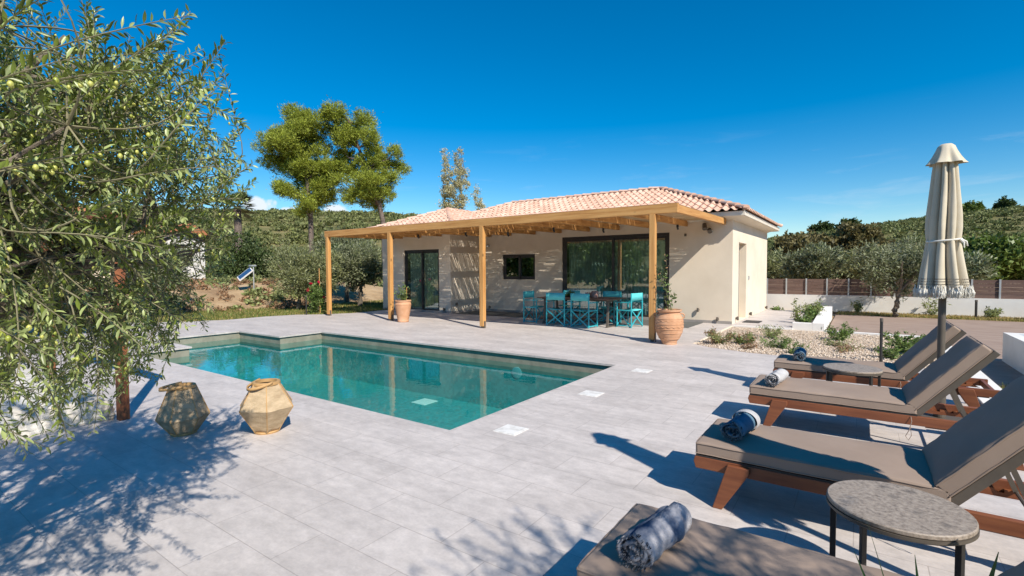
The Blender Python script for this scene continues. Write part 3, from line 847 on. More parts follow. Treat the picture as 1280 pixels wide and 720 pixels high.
# tiled slopes
def slope(name, origin, u, v2, W_, L_, clips):
    """origin at eave corner, u 2D along the eave, v2 2D up-slope direction; clips: list of (point2D, normal2D) keep positive side"""
    pitch_w, row = .205, .335
    v3 = np.array([v2[0], v2[1], PT]) / math.hypot(1, PT)
    u3 = np.array([u[0], u[1], 0.0]); n3 = np.cross(u3, v3)
    if n3[2] < 0: n3 = -n3
    nt_ = int(math.ceil(W_ / pitch_w)); S_ = 8
    a = np.arange(nt_ * S_ + 1) / S_
    ph = a % 1.0
    prof = np.where(ph < .6, np.sin(PI * ph / .6) * .052, -np.sin(PI * (ph - .6) / .4) * .012)
    nr = int(math.ceil(L_ / row))
    vl, off = [], []
    for k in range(nr):
        vl += [k * row - (.05 if k == 0 else 0), (k + 1) * row]; off += [.030, .0]
    vl, off = np.array(vl), np.array(off)
    pos = np.array([*origin, EZ])[None, None, :] + (a * pitch_w)[:, None, None] * u3 + vl[None, :, None] * v3 + (prof[:, None] + off[None, :] + .012)[:, :, None] * n3
    nu, nv = len(a), len(vl)
    vs = pos.reshape(-1, 3)
    fs, tint = [], []
    rr = random.Random(hash(name) % 1000 if False else len(name) + int(abs(origin[0]) * 10))
    tints = [[rr.random() for _ in range(nr)] for _ in range(nt_ + 1)]
    for i in range(nu - 1):
        for j in range(nv - 1):
            A = i * nv + j
            fs.append((A, A + nv, A + nv + 1, A + 1))
            tint.append(tints[i // S_][min(j // 2, nr - 1)] if True else 0)
    bm = bmesh.new()
    lay = bm.faces.layers.float.new('tint')
    bv = [bm.verts.new(p) for p in vs]
    for fc, t in zip(fs, tint):
        f = bm.faces.new([bv[i] for i in fc]); f[lay] = t; f.smooth = True
    # round end caps under the lowest row (dark mouths of the tiles)
    for pt, nn in clips:
        bmesh.ops.bisect_plane(bm, geom=bm.verts[:] + bm.edges[:] + bm.faces[:], plane_co=(pt[0], pt[1], 0), plane_no=(-nn[0], -nn[1], 0), clear_outer=True)
    me = bpy.data.meshes.new(name); bm.to_mesh(me); bm.free()
    me.set_sharp_from_angle(angle=math.radians(42))
    me.materials.append(M['roof'])
    o = bpy.data.objects.new(name, me); COL.objects.link(o)
    return o
E0, E1, F0, F1, WF, WX = -14.6, -2.33, 13.23, 19.55, 11.75, -10.55
ym = (F0 + F1) / 2; hs_ = (F1 - F0) / 2; xc = (E0 + WX) / 2; hw = (WX - E0) / 2
sl = math.hypot(1, PT)
roof_parts = [
    slope('roof_front', (E0, F0), (1, 0), (0, 1), E1 - E0, hs_ * sl + .05, [((E1, F0), (-1, -1)), ((E0, F0), (1, -1)), ((WX, F0), (1, 1)), ((0, ym), (0, -1))]),
    slope('roof_right', (E1, F0), (0, 1), (-1, 0), F1 - F0, hs_ * sl + .05, [((E1, F0), (1, 1)), ((E1, F1), (1, -1))]),
    slope('roof_back', (E1, F1), (-1, 0), (0, -1), E1 - E0, hs_ * sl + .05, [((E1, F1), (-1, 1)), ((E0, F1), (1, 1)), ((0, ym), (0, 1))]),
    slope('roof_left', (E0, F1), (0, -1), (1, 0), F1 - WF, hs_ * sl + .05, [((E0, WF), (-1, 1)), ((E0, F1), (-1, -1)), ((0, F0 + hw), (0, 1)), ((E0, F0), (-1, 1))]),
    slope('roof_left', (E0, F1), (0, -1), (1, 0), F1 - WF, hw * sl + .05, [((E0, WF), (-1, 1)), ((0, F0 + hw), (0, -1)), ((xc, 0), (-1, 0))]),
    slope('roof_wing_front', (E0, WF), (1, 0), (0, 1), WX - E0, hw * sl + .05, [((WX, WF), (-1, -1)), ((E0, WF), (1, -1))]),
    slope('roof_wing_right', (WX, WF), (0, 1), (-1, 0), 4.2, hw * sl + .05, [((WX, WF), (1, 1)), ((xc, 0), (1, 0)), ((WX, F0), (-1, -1))]),
]
# one roof part made of its slopes
bm = bmesh.new()
for o in roof_parts:
    bm.from_mesh(o.data); bpy.data.objects.remove(o)
me = bpy.data.meshes.new('roof'); bm.to_mesh(me); bm.free()
me.materials.append(M['roof']); me.set_sharp_from_angle(angle=math.radians(42))
roof = bpy.data.objects.new('roof', me); COL.objects.link(roof); roof.parent = house
def cap_line(mb, p0, p1, tints, r=.085, seg=.36):
    p0, p1 = Vector(p0), Vector(p1); d = p1 - p0; n = max(1, int(round(d.length / seg))); d.normalize()
    side = d.cross(Vector((0, 0, 1))).normalized(); up = side.cross(d).normalized()
    st = (p1 - p0).length / n; K = 8
    for i in range(n):
        a = p0 + d * (st * i - .03); b_ = p0 + d * (st * (i + 1) + .0)
        vs = []
        for p, rr, lift in ((a, r * 1.1, .032), (b_, r * .9, .012)):
            for k in range(K + 1):
                t = PI * k / K
                vs.append(p + side * (math.cos(t) * rr) + up * (math.sin(t) * rr * .8 + lift))
        base = len(mb.v)
        mb.add(vs, [(k, k + 1, k + K + 2, k + K + 1) for k in range(K)] + [tuple(range(K, -1, -1))])
        tints += [random.random()] * (K + 1)
RZ = EZ + hs_ * PT + .02; WZ = EZ + hw * PT + .02
mb = MB(); tn = []
ra, rb = (E0 + hs_, ym, RZ), (E1 - hs_, ym, RZ); wa, wb = (xc, WF + hw, WZ), (xc, F0 + hw, WZ)
for p0, p1 in (((E1, F0, EZ + .03), rb), ((E1, F1, EZ + .03), rb), ((E0, F1, EZ + .03), ra), (wb, ra), (ra, rb), ((E0, WF, EZ + .03), wa), ((WX, WF, EZ + .03), wa), (wa, wb)):
    cap_line(mb, p0, p1, tn)
rc = mb.build('ridge_cap', M['roof'], roof, smooth=True, fix=False)
at = rc.data.attributes.new('tint', 'FLOAT', 'FACE'); at.data.foreach_set('value', np.array(tn, dtype=np.float32))
# roof underlay keeps light out of the attic
mb = MB(); zb = EZ - .005
mb.add([(E0 + .06, F0 + .06, zb), (E1 - .06, F0 + .06, zb), (E1 - .06, F1 - .06, zb), (E0 + .06, F1 - .06, zb), (ra[0], ra[1], RZ - .07), (rb[0], rb[1], RZ - .07)],
       [(0, 1, 5, 4), (1, 2, 5), (2, 3, 4, 5), (3, 0, 4)])
mb.add([(E0 + .06, WF + .06, zb), (WX - .06, WF + .06, zb), (WX - .06, F0 + .3, zb), (E0 + .06, F0 + .3, zb), (wa[0], wa[1], WZ - .07), (wb[0], wb[1], WZ - .07)],
       [(0, 1, 4), (1, 2, 5, 4), (3, 0, 4, 5)])
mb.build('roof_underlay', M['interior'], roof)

# wall fittings
def wall_spot(p, nrm):
    mb = MB(); nx, ny = nrm
    mb.tube([(0, 0, 0), (nx * .03, ny * .03, 0)], .03, 12)
    mb.tube([(nx * .055, ny * .055, -.05), (nx * .055, ny * .055, .05)], .028, 12)
    o = mb.build('wall_light', M['taupe_metal'], house, smooth=True); o.location = p
for p in ((-3.51, YM, .34), (-3.02, YM, .12), (-10.46, YM, .14)): wall_spot(p, (0, -1))
for p in ((-13.9, YW, .13), (-11.21, YW, .13)): wall_spot(p, (0, -1))
wall_spot((XW, 12.35, .3), (1, 0))
for p in ((XR, 14.02, .12), (XR, 15.95, .1), (XR, 18.9, .1)): wall_spot(p, (1, 0))
mb = MB(); mb.box(XR, XR + .02, 15.74, 15.84, 1.1, 1.22); mb.build('doorbell_plate', M['grey_metal'], house, bevel=.003)
mb = MB(); mb.tube([(0, 0, .04), (0, -.05, .03)], .045, 14); mb.tube([(0, -.07, .09), (.03, -.15, -.05)], [.05, .062], 16)
mb.tube([(.12, -.05, -.06), (.15, -.13, -.12)], [.05, .06], 16)
o = mb.build('twin_floodlight', M['taupe_metal'], house, smooth=True); o.location = (-3.36, YM, 2.5)
mb = MB(); mb.box(-.03, .03, -.03, 0, -.035, .035); o = mb.build('wall_sensor', M['taupe_metal'], house, bevel=.006); o.location = (-3.86, YM, 2.33)
mb = MB(); mb.tube([(0, 0, 0), (0, -.1, 0)], .04, 14); o = mb.build('speaker_box', M['grey_metal'], house, smooth=True); o.location = (-10.5, YM, 2.25)

# ------------------------------------------------------------------ pergola
perg = thing('pergola', 'honey coloured timber pergola with reed roof along the front of the villa', 'pergola')
YP = 9.48
mb = MB(); mb.box(-13.83, -2.83, YP - .05, YP + .05, 2.475, 2.655); mb.build('front_beam', M['pine_x'], perg, bevel=.006)
for x in (-3.315, -7.535, -10.84, -13.71):
    mb = MB(); mb.box(x - .057, x + .057, YP - .057, YP + .057, .045, 2.475)
    po = mb.build('post', M['pine_z'], perg, bevel=.006)
    mb = MB(); mb.box(x + .059, x + .066, YP - .03, YP + .03, 0, .17); mb.box(x - .03, x + .03, YP - .03, YP + .03, 0, .044)
    mb.build('post_foot', M['taupe_metal'], po)
def rafter(x, y1, nm='rafter', w=.075, dz=0):
    mb = MB(); y0 = YP + .052
    sl_ = .07 / 4.1
    z0, z1 = 2.485, 2.485 + sl_ * (y1 - y0)
    poly = [(y0, z0), (y1, z1), (y1, z1 + .145), (y0, z0 + .145)]
    mb.prism(poly, x - w / 2, x + w / 2, axis='x')
    return mb.build(nm, M['pine_y'], perg, bevel=.005)
rafter(-2.885, YM - .01, 'side_beam', .09)
xs_r = [-3.84 - .958 * i for i in range(8)]
for x in xs_r[:7]: rafter(x, YM - .01)
for x in (-11.35, -12.28, -13.2): rafter(x, YW - .01)
rafter(-10.42, YM - .01); rafter(-13.775, YW - .01, 'side_beam', .09)
for x, y in ((-3.84, 12.6), (-5.76, 12.4), (-6.72, 11.4), (-8.63, 12.0), (-9.58, 11.2), (-11.35, 11.0), (-12.28, 10.8)):
    mb = MB(); mb.tube([(x + .06, y, 2.53), (x + .06, y, 2.47)], .03, 10); mb.tube([(x + .06, y - .02, 2.475), (x + .06, y + .04, 2.42)], .025, 10)
    mb.build('spot_lamp', M['black'], perg, smooth=True)
# the reed mat: short canes laid along the house, with irregular chinks
mb = MB(); rr = random.Random(5)
def canes(xa, xb, y0, y1):
    y = y0
    while y < y1:
        x = xa + rr.uniform(-.3, 0)
        while x < xb:
            ln = rr.uniform(.18, .75); e_ = min(x + ln, xb)
            if e_ > xa and rr.random() > .034:
                a = max(x, xa); w = rr.uniform(.0145, .0195)
                yy = y + rr.uniform(-.002, .002); z = 2.632 + (yy - YP) * .07 / 4.1
                yj = yy + rr.uniform(-.003, .003)
                vs = [(a, yy, z), (a, yy + w, z), (a, yy + w / 2, z + .009), (e_, yj, z), (e_, yj + w, z), (e_, yj + w / 2, z + .009)]
                mb.add(vs, [(0, 3, 4, 1), (1, 4, 5, 2), (2, 5, 3, 0)])
            x = e_ + rr.uniform(0, .02)
        y += .0165
canes(-13.83, -2.84, YP + .05, YW - .05)
canes(XW + .05, -2.84, YW - .05, YM - .05)
mb.build('reed_mat', M['reed'], perg, fix=False)
mb = MB(); mb.box(-13.83, -2.83, YP - .04, YP + .05, 2.656, 2.664); mb.build('beam_flashing', M['taupe_metal'], perg)

# ------------------------------------------------------------------ loungers
def cushion(mb_name, lx, ly, lz, m, parent, puff=.014, bev=.014, nx=34, ny=14):
    """boxed cushion with soft top: base corner at 0,0,0"""
    bm = bmesh.new()
    bmesh.ops.create_grid(bm, x_segments=nx, y_segments=ny, size=.5)
    for v in bm.verts:
        u, w = v.co.x * 2, v.co.y * 2
        v.co = Vector(((v.co.x + .5) * lx, (v.co.y + .5) * ly, lz + puff * (1 - abs(u) ** 5) * (1 - abs(w) ** 5) + .0022 * math.sin(u * 7 + w * 3) + .0016 * math.sin(u * 23 + 4 * math.sin(w * 5)) * abs(w) ** 2 + .0012 * math.sin(w * 17 + 3 * math.sin(u * 6)) * u * u))
    geo = bm.faces[:]
    ret = bmesh.ops.extrude_face_region(bm, geom=geo)
    for v in [g for g in ret['geom'] if isinstance(g, bmesh.types.BMVert)]: v.co.z = 0
    bmesh.ops.recalc_face_normals(bm, faces=bm.faces)
    me = bpy.data.meshes.new(mb_name); bm.to_mesh(me); bm.free()
    me.shade_smooth(); me.set_sharp_from_angle(angle=math.radians(50)); me.materials.append(m)
    o = bpy.data.objects.new(mb_name, me); COL.objects.link(o); o.parent = parent
    b = o.modifiers.new('edge', 'BEVEL'); b.width = bev; b.segments = 3; b.limit_method = 'ANGLE'; b.angle_limit = math.radians(50)
    for zz in (lz - .009, .009):
        rim = []
        for (xa, ya, xb, yb) in ((.006, -.001, lx - .006, -.001), (lx + .001, .006, lx + .001, ly - .006), (lx - .006, ly + .001, .006, ly + .001), (-.001, ly - .006, -.001, .006)):
            for k in range(12):
                q_ = k / 12; rim.append((xa + (xb - xa) * q_, ya + (yb - ya) * q_, zz + .0015 * math.sin(k * 2.1 + xa * 9)))
        pb_ = MB(); pb_.tube(rim + rim[:1], .0036, 6, cap=False)
        pb_.build('piping', m, o, smooth=True)
    return o
LW = .60
def make_lounger():
    t = thing('sun_lounger', 'x', 'sun lounger', group='taupe sun loungers in a row beside the pool')
    LN = 1.86
    for y in (0, LW - .034):
        mb = MB(); poly = [(0, .205), (LN, .205), (LN, .276), (-.005, .276), (-.012, .245)]
        mb.prism(poly, y, y + .034); mb.build('side_rail', M['iroko'], t, bevel=.004)
    for y in (-.031, LW + .001):
        for sgn, x0 in ((1, 0), (-1, LN)):
            poly = [(.105, 0), (.158, 0), (.30, .235), (.30, .268), (.185, .268)]
            poly = [(x0 + sgn * a, z) for a, z in poly]
            mb = MB(); mb.prism(poly, y, y + .03); mb.build('leg', M['iroko'], t, bevel=.004)
    for x in (.02, LN - .06):
        mb = MB(); mb.box(x, x + .03, .036, LW - .036, .212, .27); mb.build('cross_rail', M['iroko'], t, bevel=.003)
    mb = MB(); mb.box(.0, 1.17, .004, LW - .004, .2765, .2855)
    mb.build('slat_base', M['dark_metal'], t)
    c = cushion('seat_cushion', 1.17, LW - .012, .076, M['taupe'], t); c.location = (-.004, .006, .286)
    # the raised back
    th = math.radians(-49.8)
    R = Matrix.Translation((1.165, 0, .285)) @ Matrix.Rotation(th, 4, 'Y')
    b = cushion('back_cushion', .65, LW - .012, .082, M['taupe'], t, nx=20); b.matrix_local = R @ Matrix.Translation((.02, .006, .022))
    mb = MB()
    for y in (.02, LW - .055): mb.box(-.06, .68, y, y + .035, -.022, .02, R)
    mb.box(.645, .68, .055, LW - .055, -.02, .018, R); mb.box(.18, .22, .055, LW - .055, -.018, .018, R)
    mb.box(.40, .44, .055, LW - .055, -.018, .018, R)
    mb.build('back_frame', M['taupe_metal'], t, bevel=.003)
    mb = MB()
    for y in (.055, LW - .075):
        p = R @ Vector((.30, y, -.02)); mb.bar(p, (1.48, y, .235), .016, .022)
    mb.tube([(1.48, .05, .235), (1.48, LW - .05, .235)], .009, 8)
    mb.build('prop_bar', M['taupe_metal'], t)
    for y in (.036, LW - .052):
        poly = [(1.22, .19), (1.80, .19)]
        for k in range(5, -1, -1): poly += [(1.325 + .085 * k, .214), (1.31 + .085 * k, .232), (1.27 + .085 * k, .232), (1.27 + .085 * k, .214)]
        mb = MB(); mb.prism(poly + [(1.22, .214)], y, y + .016); mb.build('notched_rack', M['iroko'], t)
    mb = MB()
    pts = [(1.13, -.002, .27), (1.135, -.02, .24), (1.12, -.024, .17), (1.10, -.02, .12), (1.118, -.018, .09), (1.135, -.02, .13), (1.128, -.02, .2)]
    mb.tube(pts, .0028, 6); mb.build('tie_cord', M['taupe'], t)
    return t
l0 = make_lounger()
LOC = [(-.80, 1.52, 'taupe sun lounger cut by the bottom edge, dappled with leaf shadow'),
       (-.80, 3.06, 'taupe sun lounger with blue towel, directly behind the large round stone table'),
       (-.80, 4.83, 'taupe sun lounger carrying a white towel, in front of the closed parasol'),
       (-.79, 6.28, 'taupe sun lounger beside the gravel bed, the farthest of the row')]
for i, (x, y, lb) in enumerate(LOC):
    if i == 0: l0.location = (x, y, 0); l0['label'] = lb
    else: dup(l0, (x, y, 0), 0, lb)

def towel(name, label, loc, rz, m, length, rad, seed, end_m=None, flat=.85):
    t = thing(name, label, 'towel', loc, rz, 'rolled towels on the sun loungers')
    rr = random.Random(seed)
    n = 72; turns = 3.4
    mb = MB(); ys = [i / 14 for i in range(15)]
    vs = []
    for i in range(n + 1):
        t_ = i / n; a = t_ * turns * 2 * PI
        r = rad * (.22 + .78 * t_)
        for k, y in enumerate(ys):
            wv = .0035 * math.sin(a * 2.3 + y * 9 + seed) + .003 * math.sin(y * 23 + seed * 2 + a)
            edge = .012 * math.sin(a * 1.7 + seed) * (1 if k == 0 else (-1 if k == len(ys) - 1 else 0))
            rr_ = r + wv
            vs.append((rr_ * math.cos(a - .9), (y - .5) * length + edge, rad * flat + rr_ * math.sin(a - .9) * flat))
    q_ = len(ys)
    mb.add(vs, [(i * q_ + k, (i + 1) * q_ + k, (i + 1) * q_ + k + 1, i * q_ + k + 1) for i in range(n) for k in range(q_ - 1)])
    o = mb.build('towel_roll', m, t, smooth=True)
    s = o.modifiers.new('thick', 'SOLIDIFY'); s.thickness = .011; s.offset = -1
    if end_m:                                            # a stripe of another colour at the far end
        mb = MB(); mb.lathe([(rad * 1.075, -.035), (rad * 1.085, 0), (rad * 1.07, .035)], 30)
        e_ = mb.build('end_stripe', end_m, t, smooth=True)
        e_.matrix_local = Matrix.Translation((0, length * .36, rad * flat)) @ Matrix.Diagonal((1, 1, flat, 1)) @ Matrix.Rotation(PI / 2, 4, 'X')
    mb = MB()
    for i in range(150):
        t_ = rr.random(); a = t_ * turns * 2 * PI; r = rad * (.22 + .78 * t_)
        p = Vector((r * math.cos(a - .9), -.5 * length + .004, rad * flat + r * math.sin(a - .9) * flat))
        p2 = p + Vector((rr.uniform(-.006, .006), -rr.uniform(.012, .026), rr.uniform(-.012, .002)))
        mb.tube([p, p2], [.0022, .0014], 4, cap=False)
    mb.build('fringe', M['towel_fringe'], t)
    return t
towel('rolled_towel', 'blue and white tie-dye towel rolled on the leaf-shaded lounger', (-.60, 1.76, .372), math.radians(-9), M['towel_tie'], .30, .074, 1)
towel('rolled_towel', 'solid blue rolled towel with white end on the lounger behind the round table', (-.60, 3.32, .372), math.radians(-6), M['towel_blue'], .33, .072, 2, M['towel_white'])
towel('rolled_towel', 'white rolled towel with dark fringe on the third lounger', (-.61, 5.02, .372), math.radians(-6), M['towel_white'], .33, .068, 3)
towel('rolled_towel', 'blue rolled towel on the farthest lounger by the gravel', (-.56, 6.52, .372), math.radians(4), M['towel_blue'], .33, .066, 4, M['towel_white'])

# side tables
def make_side_table():
    t = thing('side_table', 'x', 'side table', group='round stone-topped side tables')
    mb = MB(); mb.lathe([(0, .432), (.236, .432), (.24, .436), (.24, .448), (.236, .452), (0, .452)], 56)
    mb.build('table_top', M['stonetop'], t, smooth=True)
    mb = MB(); mb.lathe([(.205, .415), (.238, .415), (.243, .42), (.243, .431), (.205, .4315)], 56); mb.build('rim', M['taupe_metal'], t, smooth=True)
    for a in (180, 120, -35, 20):
        x, y = .215 * math.cos(math.radians(a)), .215 * math.sin(math.radians(a))
        mb = MB(); mb.box(-.011, .011, -.011, .011, 0, .416); l = mb.build('leg', M['dark_metal'], t, bevel=.002)
        l.location = (x, y, 0); l.rotation_euler = (0, 0, math.radians(a))
    mb = MB()
    c_ = [(.215 * math.cos(math.radians(a)), .215 * math.sin(math.radians(a)), .012) for a in range(20, 181, 10)]
    mb.tube(c_, .007, 6); mb.build('floor_ring', M['dark_metal'], t)
    return t
st0 = make_side_table(); st0.location = (.135, 2.5, 0); st0['label'] = 'large round stone side table standing between the two nearest loungers'
dup(st0, (-.055, 5.78, 0), math.radians(25), 'round stone side table farther back, between the white-towel lounger and the farthest one')

# ------------------------------------------------------------------ parasol
um = thing('parasol', 'closed cream parasol with fringed hem on a dark pole behind the loungers', 'parasol', (.615, 6.0, 0))
mb = MB(); mb.tube([(0, 0, .03), (0, 0, 2.46)], .029, 20); mb.build('pole', M['taupe_metal'], um, smooth=True)
mb = MB(); mb.box(-.28, .28, -.28, .28, 0, .03); mb.tube([(0, 0, .03), (0, 0, .3)], .045, 20); mb.build('base', M['taupe_metal'], um, bevel=.004)
def pleat(k, amp_of_z, ph=0.3):
    def rf(r, z, a):
        am = amp_of_z(z)
        s = abs(math.sin(a * k / 2 + ph + .25 * math.sin(z * 5)))
        s2 = math.sin(a * 3 + z * 2.5) * .05 + math.sin(a * 13 + z * 7) * .025
        return r * (1 - am + am * (1.25 * s ** .65) + s2 * am * 1.5)
    return rf
mb = MB()
pr = [(.066, 2.42), (.078, 2.36), (.086, 2.28), (.096, 2.15), (.108, 2.0), (.117, 1.88), (.121, 1.77), (.118, 1.70), (.114, 1.66), (.119, 1.62), (.132, 1.52), (.145, 1.42), (.157, 1.33), (.166, 1.25), (.170, 1.21)]
fine = []
for i in range(len(pr) - 1):
    for k in range(4):
        t = k / 4; fine.append((1.0 * (pr[i][0] * (1 - t) + pr[i + 1][0] * t), pr[i][1] * (1 - t) + pr[i + 1][1] * t))
fine.append((pr[-1][0] * 1.05, pr[-1][1]))
rf_c = pleat(9, lambda z: .34 + .16 * min(1, abs(z - 1.66) * 2))
mb.lathe(fine, 200, rf=rf_c); nf_ = len(mb.f); cmb = mb
mb = MB()
cap = [(.0, 2.535), (.05, 2.53), (.078, 2.51), (.095, 2.47), (.12, 2.42), (.148, 2.375), (.168, 2.352)]
def rfcap(r, z, a):
    k = max(0, (2.52 - z) / .17)
    return r * (1 + .14 * k * math.sin(a * 6 + .7) + .05 * k * math.sin(a * 11))
mb.lathe([(a_ * .80, b_) for a_, b_ in cap], 120, rf=rfcap); o = mb.build('top_cap', M['canvas'], um, smooth=True)
mb = MB()
ring = [(.121 * math.cos(a) , .121 * math.sin(a), 1.66 + .012 * math.sin(a + 1)) for a in [2 * PI * i / 60 for i in range(61)]]
mb.tube(ring, .0085, 8, cap=False); mb.tube([(.10, -.075, 1.665), (.145, -.065, 1.64), (.155, -.06, 1.60)], [.012, .009, .005], 6)
mb.tube([(.10, -.075, 1.665), (.125, -.10, 1.63), (.128, -.105, 1.585)], [.01, .008, .004], 6)
mb.build('tie_strap', M['canvas_white'], um, smooth=True)
mb = MB(); rr = random.Random(9)
for i in range(1000):
    a = rr.uniform(0, 2 * PI); r = rf_c(.178, 1.21, a) + .004
    zt = 1.215 + (rr.uniform(0, .04) if rr.random() < .3 else 0)
    ln = rr.uniform(.05, .085)
    p0 = (r * math.cos(a), r * math.sin(a), zt); a2 = a + rr.uniform(-.05, .05); r2 = r + rr.uniform(-.012, .016)
    mb.tube([p0, (r2 * math.cos(a2), r2 * math.sin(a2), zt - ln * .5), ((r2 - .003) * math.cos(a2), (r2 - .003) * math.sin(a2), zt - ln)], [.0035, .004, .0022], 4, cap=False)
mb.build('fringe', M['canvas_white'], um)
mb = cmb
for i in range(150):                                     # macrame holes band: dark eyelets with cord around
    for j in range(4):
        a = 2 * PI * (i + .5 * (j % 2)) / 150; z = 1.235 + .024 * j
        r = rf_c(.166 + (1.25 - z) * .13, z, a) + .0045
        p = Vector((r * math.cos(a), r * math.sin(a), z)); s_ = Vector((-math.sin(a), math.cos(a), 0)) * .0034
        mb.add([p - s_, p - Vector((0, 0, .006)), p + s_, p + Vector((0, 0, .006))], [(0, 1, 2, 3)])
cn = mb.build('canopy', M['canvas'], um, smooth=True, fix=False)
cn.data.materials.append(pm('eyelet_hole', (.11, .09, .07)))
for p in cn.data.polygons[nf_:]: p.material_index = 1

um['group'] = 'closed cream parasols between the loungers'
dup(um, (.77, 2.58, 0), math.radians(40), 'closed cream parasol standing between the two nearest loungers, known by its long shadow')
# ------------------------------------------------------------------ dining set
table = thing('dining_table', 'dark slatted wooden dining table among turquoise chairs under the pergola', 'table', (-5.93, 11.55, 0))
mb = MB()
for k in range(7): mb.box(-1.03, 1.03, -.50 + k * .1445, -.50 + k * .1445 + .135, .672, .70)
mb.build('table_top', M['table_wood'], table, bevel=.004)
for x in (-.90, .90):
    mb = MB()
    for y in (-.36, .36): mb.bar((x, y * 1.02, .02), (x, y * .86, .655), .05, .05, (1, 0, 0))
    mb.box(x - .025, x + .025, -.42, .42, 0, .03); mb.box(x - .03, x + .03, -.42, .42, .645, .672)
    mb.build('trestle_leg', M['taupe_metal'], table, bevel=.003)
mb = MB(); mb.box(-.88, .88, -.03, .03, .615, .645); mb.build('stretcher', M['taupe_metal'], table)

def make_chair():
    t = thing('director_chair', 'x', 'chair', group='turquoise director chairs round the dining table')
    w, d = .25, .20
    for x in (-w, w):
        mb = MB(); mb.box(x - .013, x + .013, -d - .012, -d + .012, .0, .83); mb.build('back_post', M['teal_frame'], t, bevel=.003)
        mb = MB(); mb.box(x - .013, x + .013, d - .012, d + .012, .0, .60); mb.build('front_leg', M['teal_frame'], t, bevel=.003)
        mb = MB(); mb.box(x - .026, x + .026, -d - .01, d + .05, .60, .622); mb.build('armrest', M['teal_frame'], t, bevel=.005)
        mb = MB(); mb.box(x - .012, x + .012, -d + .012, d - .012, .03, .055); mb.box(x - .012, x + .012, -d + .012, d - .012, .405, .43); mb.build('side_rail', M['teal_frame'], t, bevel=.003)
    for y, nm in ((-d - .004, 'crossed_leg'), (d + .004, 'crossed_leg')):
        for s in (-1, 1):
            mb = MB(); yy = y + .012 * s
            mb.bar((-w * s, yy, .03), (w * s, yy, .42), .026, .018, (0, 1, 0)); mb.build(nm, M['teal_frame'], t)
    mb = MB(); nx = 10
    vs = [((-w + 2 * w * i / nx), y, .432 - .022 * math.sin(PI * i / nx)) for i in range(nx + 1) for y in (-d, d)]
    mb.add(vs, [(2 * i, 2 * i + 2, 2 * i + 3, 2 * i + 1) for i in range(nx)])
    o = mb.build('seat', M['teal_cloth'], t, smooth=True); s = o.modifiers.new('t', 'SOLIDIFY'); s.thickness = .006
    mb = MB()
    vs = [((-w - .014 + 2 * (w + .014) * i / nx), -d - .006 - .022 * math.sin(PI * i / nx), z) for i in range(nx + 1) for z in (.655, .838)]
    mb.add(vs, [(2 * i, 2 * i + 2, 2 * i + 3, 2 * i + 1) for i in range(nx)])
    o = mb.build('backrest', M['teal_cloth'], t, smooth=True); s = o.modifiers.new('t', 'SOLIDIFY'); s.thickness = .006
    return t
ch = make_chair()
spots = [(-7.22, 11.36, -90, 'turquoise director chair at the left end of the table'),
         (-6.27, 11.0, 3, 'turquoise director chair with its back to the pool, left of the near pair'),
         (-5.55, 10.98, -5, 'turquoise director chair with its back to the pool, right of the near pair'),
         (-6.65, 12.18, 180, 'turquoise director chair behind the table beside the green plant tray'),
         (-5.44, 12.18, 178, 'turquoise director chair behind the table, to the right of the clay jugs'),
         (-4.66, 11.68, 80, 'sunlit turquoise director chair at the right end of the table')]
for i, (x, y, a, lb) in enumerate(spots):
    if i == 0: ch.location = (x, y, 0); ch.rotation_euler = (0, 0, math.radians(a)); ch['label'] = lb
    else: dup(ch, (x, y, 0), math.radians(a), lb)
M['clay_pink'] = pm('pale_clay', (.42, .22, .16), (.52, .30, .23), 8, .7)
mb = MB(); mb.lathe([(0, 0), (.085, 0), (.10, .03), (.10, .12), (.085, .15), (.082, .165), (.07, .165), (.07, .05), (0, .05)], 28)
o = mb.build('clay_jug', M['clay_pink'], smooth=True); o.location = (-5.62, 11.72, .70); tag(o, 'tall pale clay jug on the dining table', 'jug', 'clay jugs on the dining table')
mb = MB(); mb.lathe([(0, 0), (.07, 0), (.085, .03), (.085, .09), (.07, .115), (.06, .115), (.06, .04), (0, .04)], 28)
o = mb.build('clay_jug', M['clay_pink'], smooth=True); o.location = (-5.84, 11.78, .70); tag(o, 'low pale clay jug left of the taller jug on the dining table', 'jug', 'clay jugs on the dining table')
tr = thing('plant_tray', 'shallow tray of low green plants on the dining table', 'plant', (-6.32, 11.62, .70))
mb = MB(); mb.lathe([(0, 0), (.10, 0), (.15, .035), (.14, .035), (.09, .01), (0, .01)], 24); mb.build('tray', M['table_wood'], tr, smooth=True)
crown('leaves', M['shrub_leaf'], [((0, 0, .06), (.13, .13, .05))], 3000, .05, .02, tr, subr=.05)

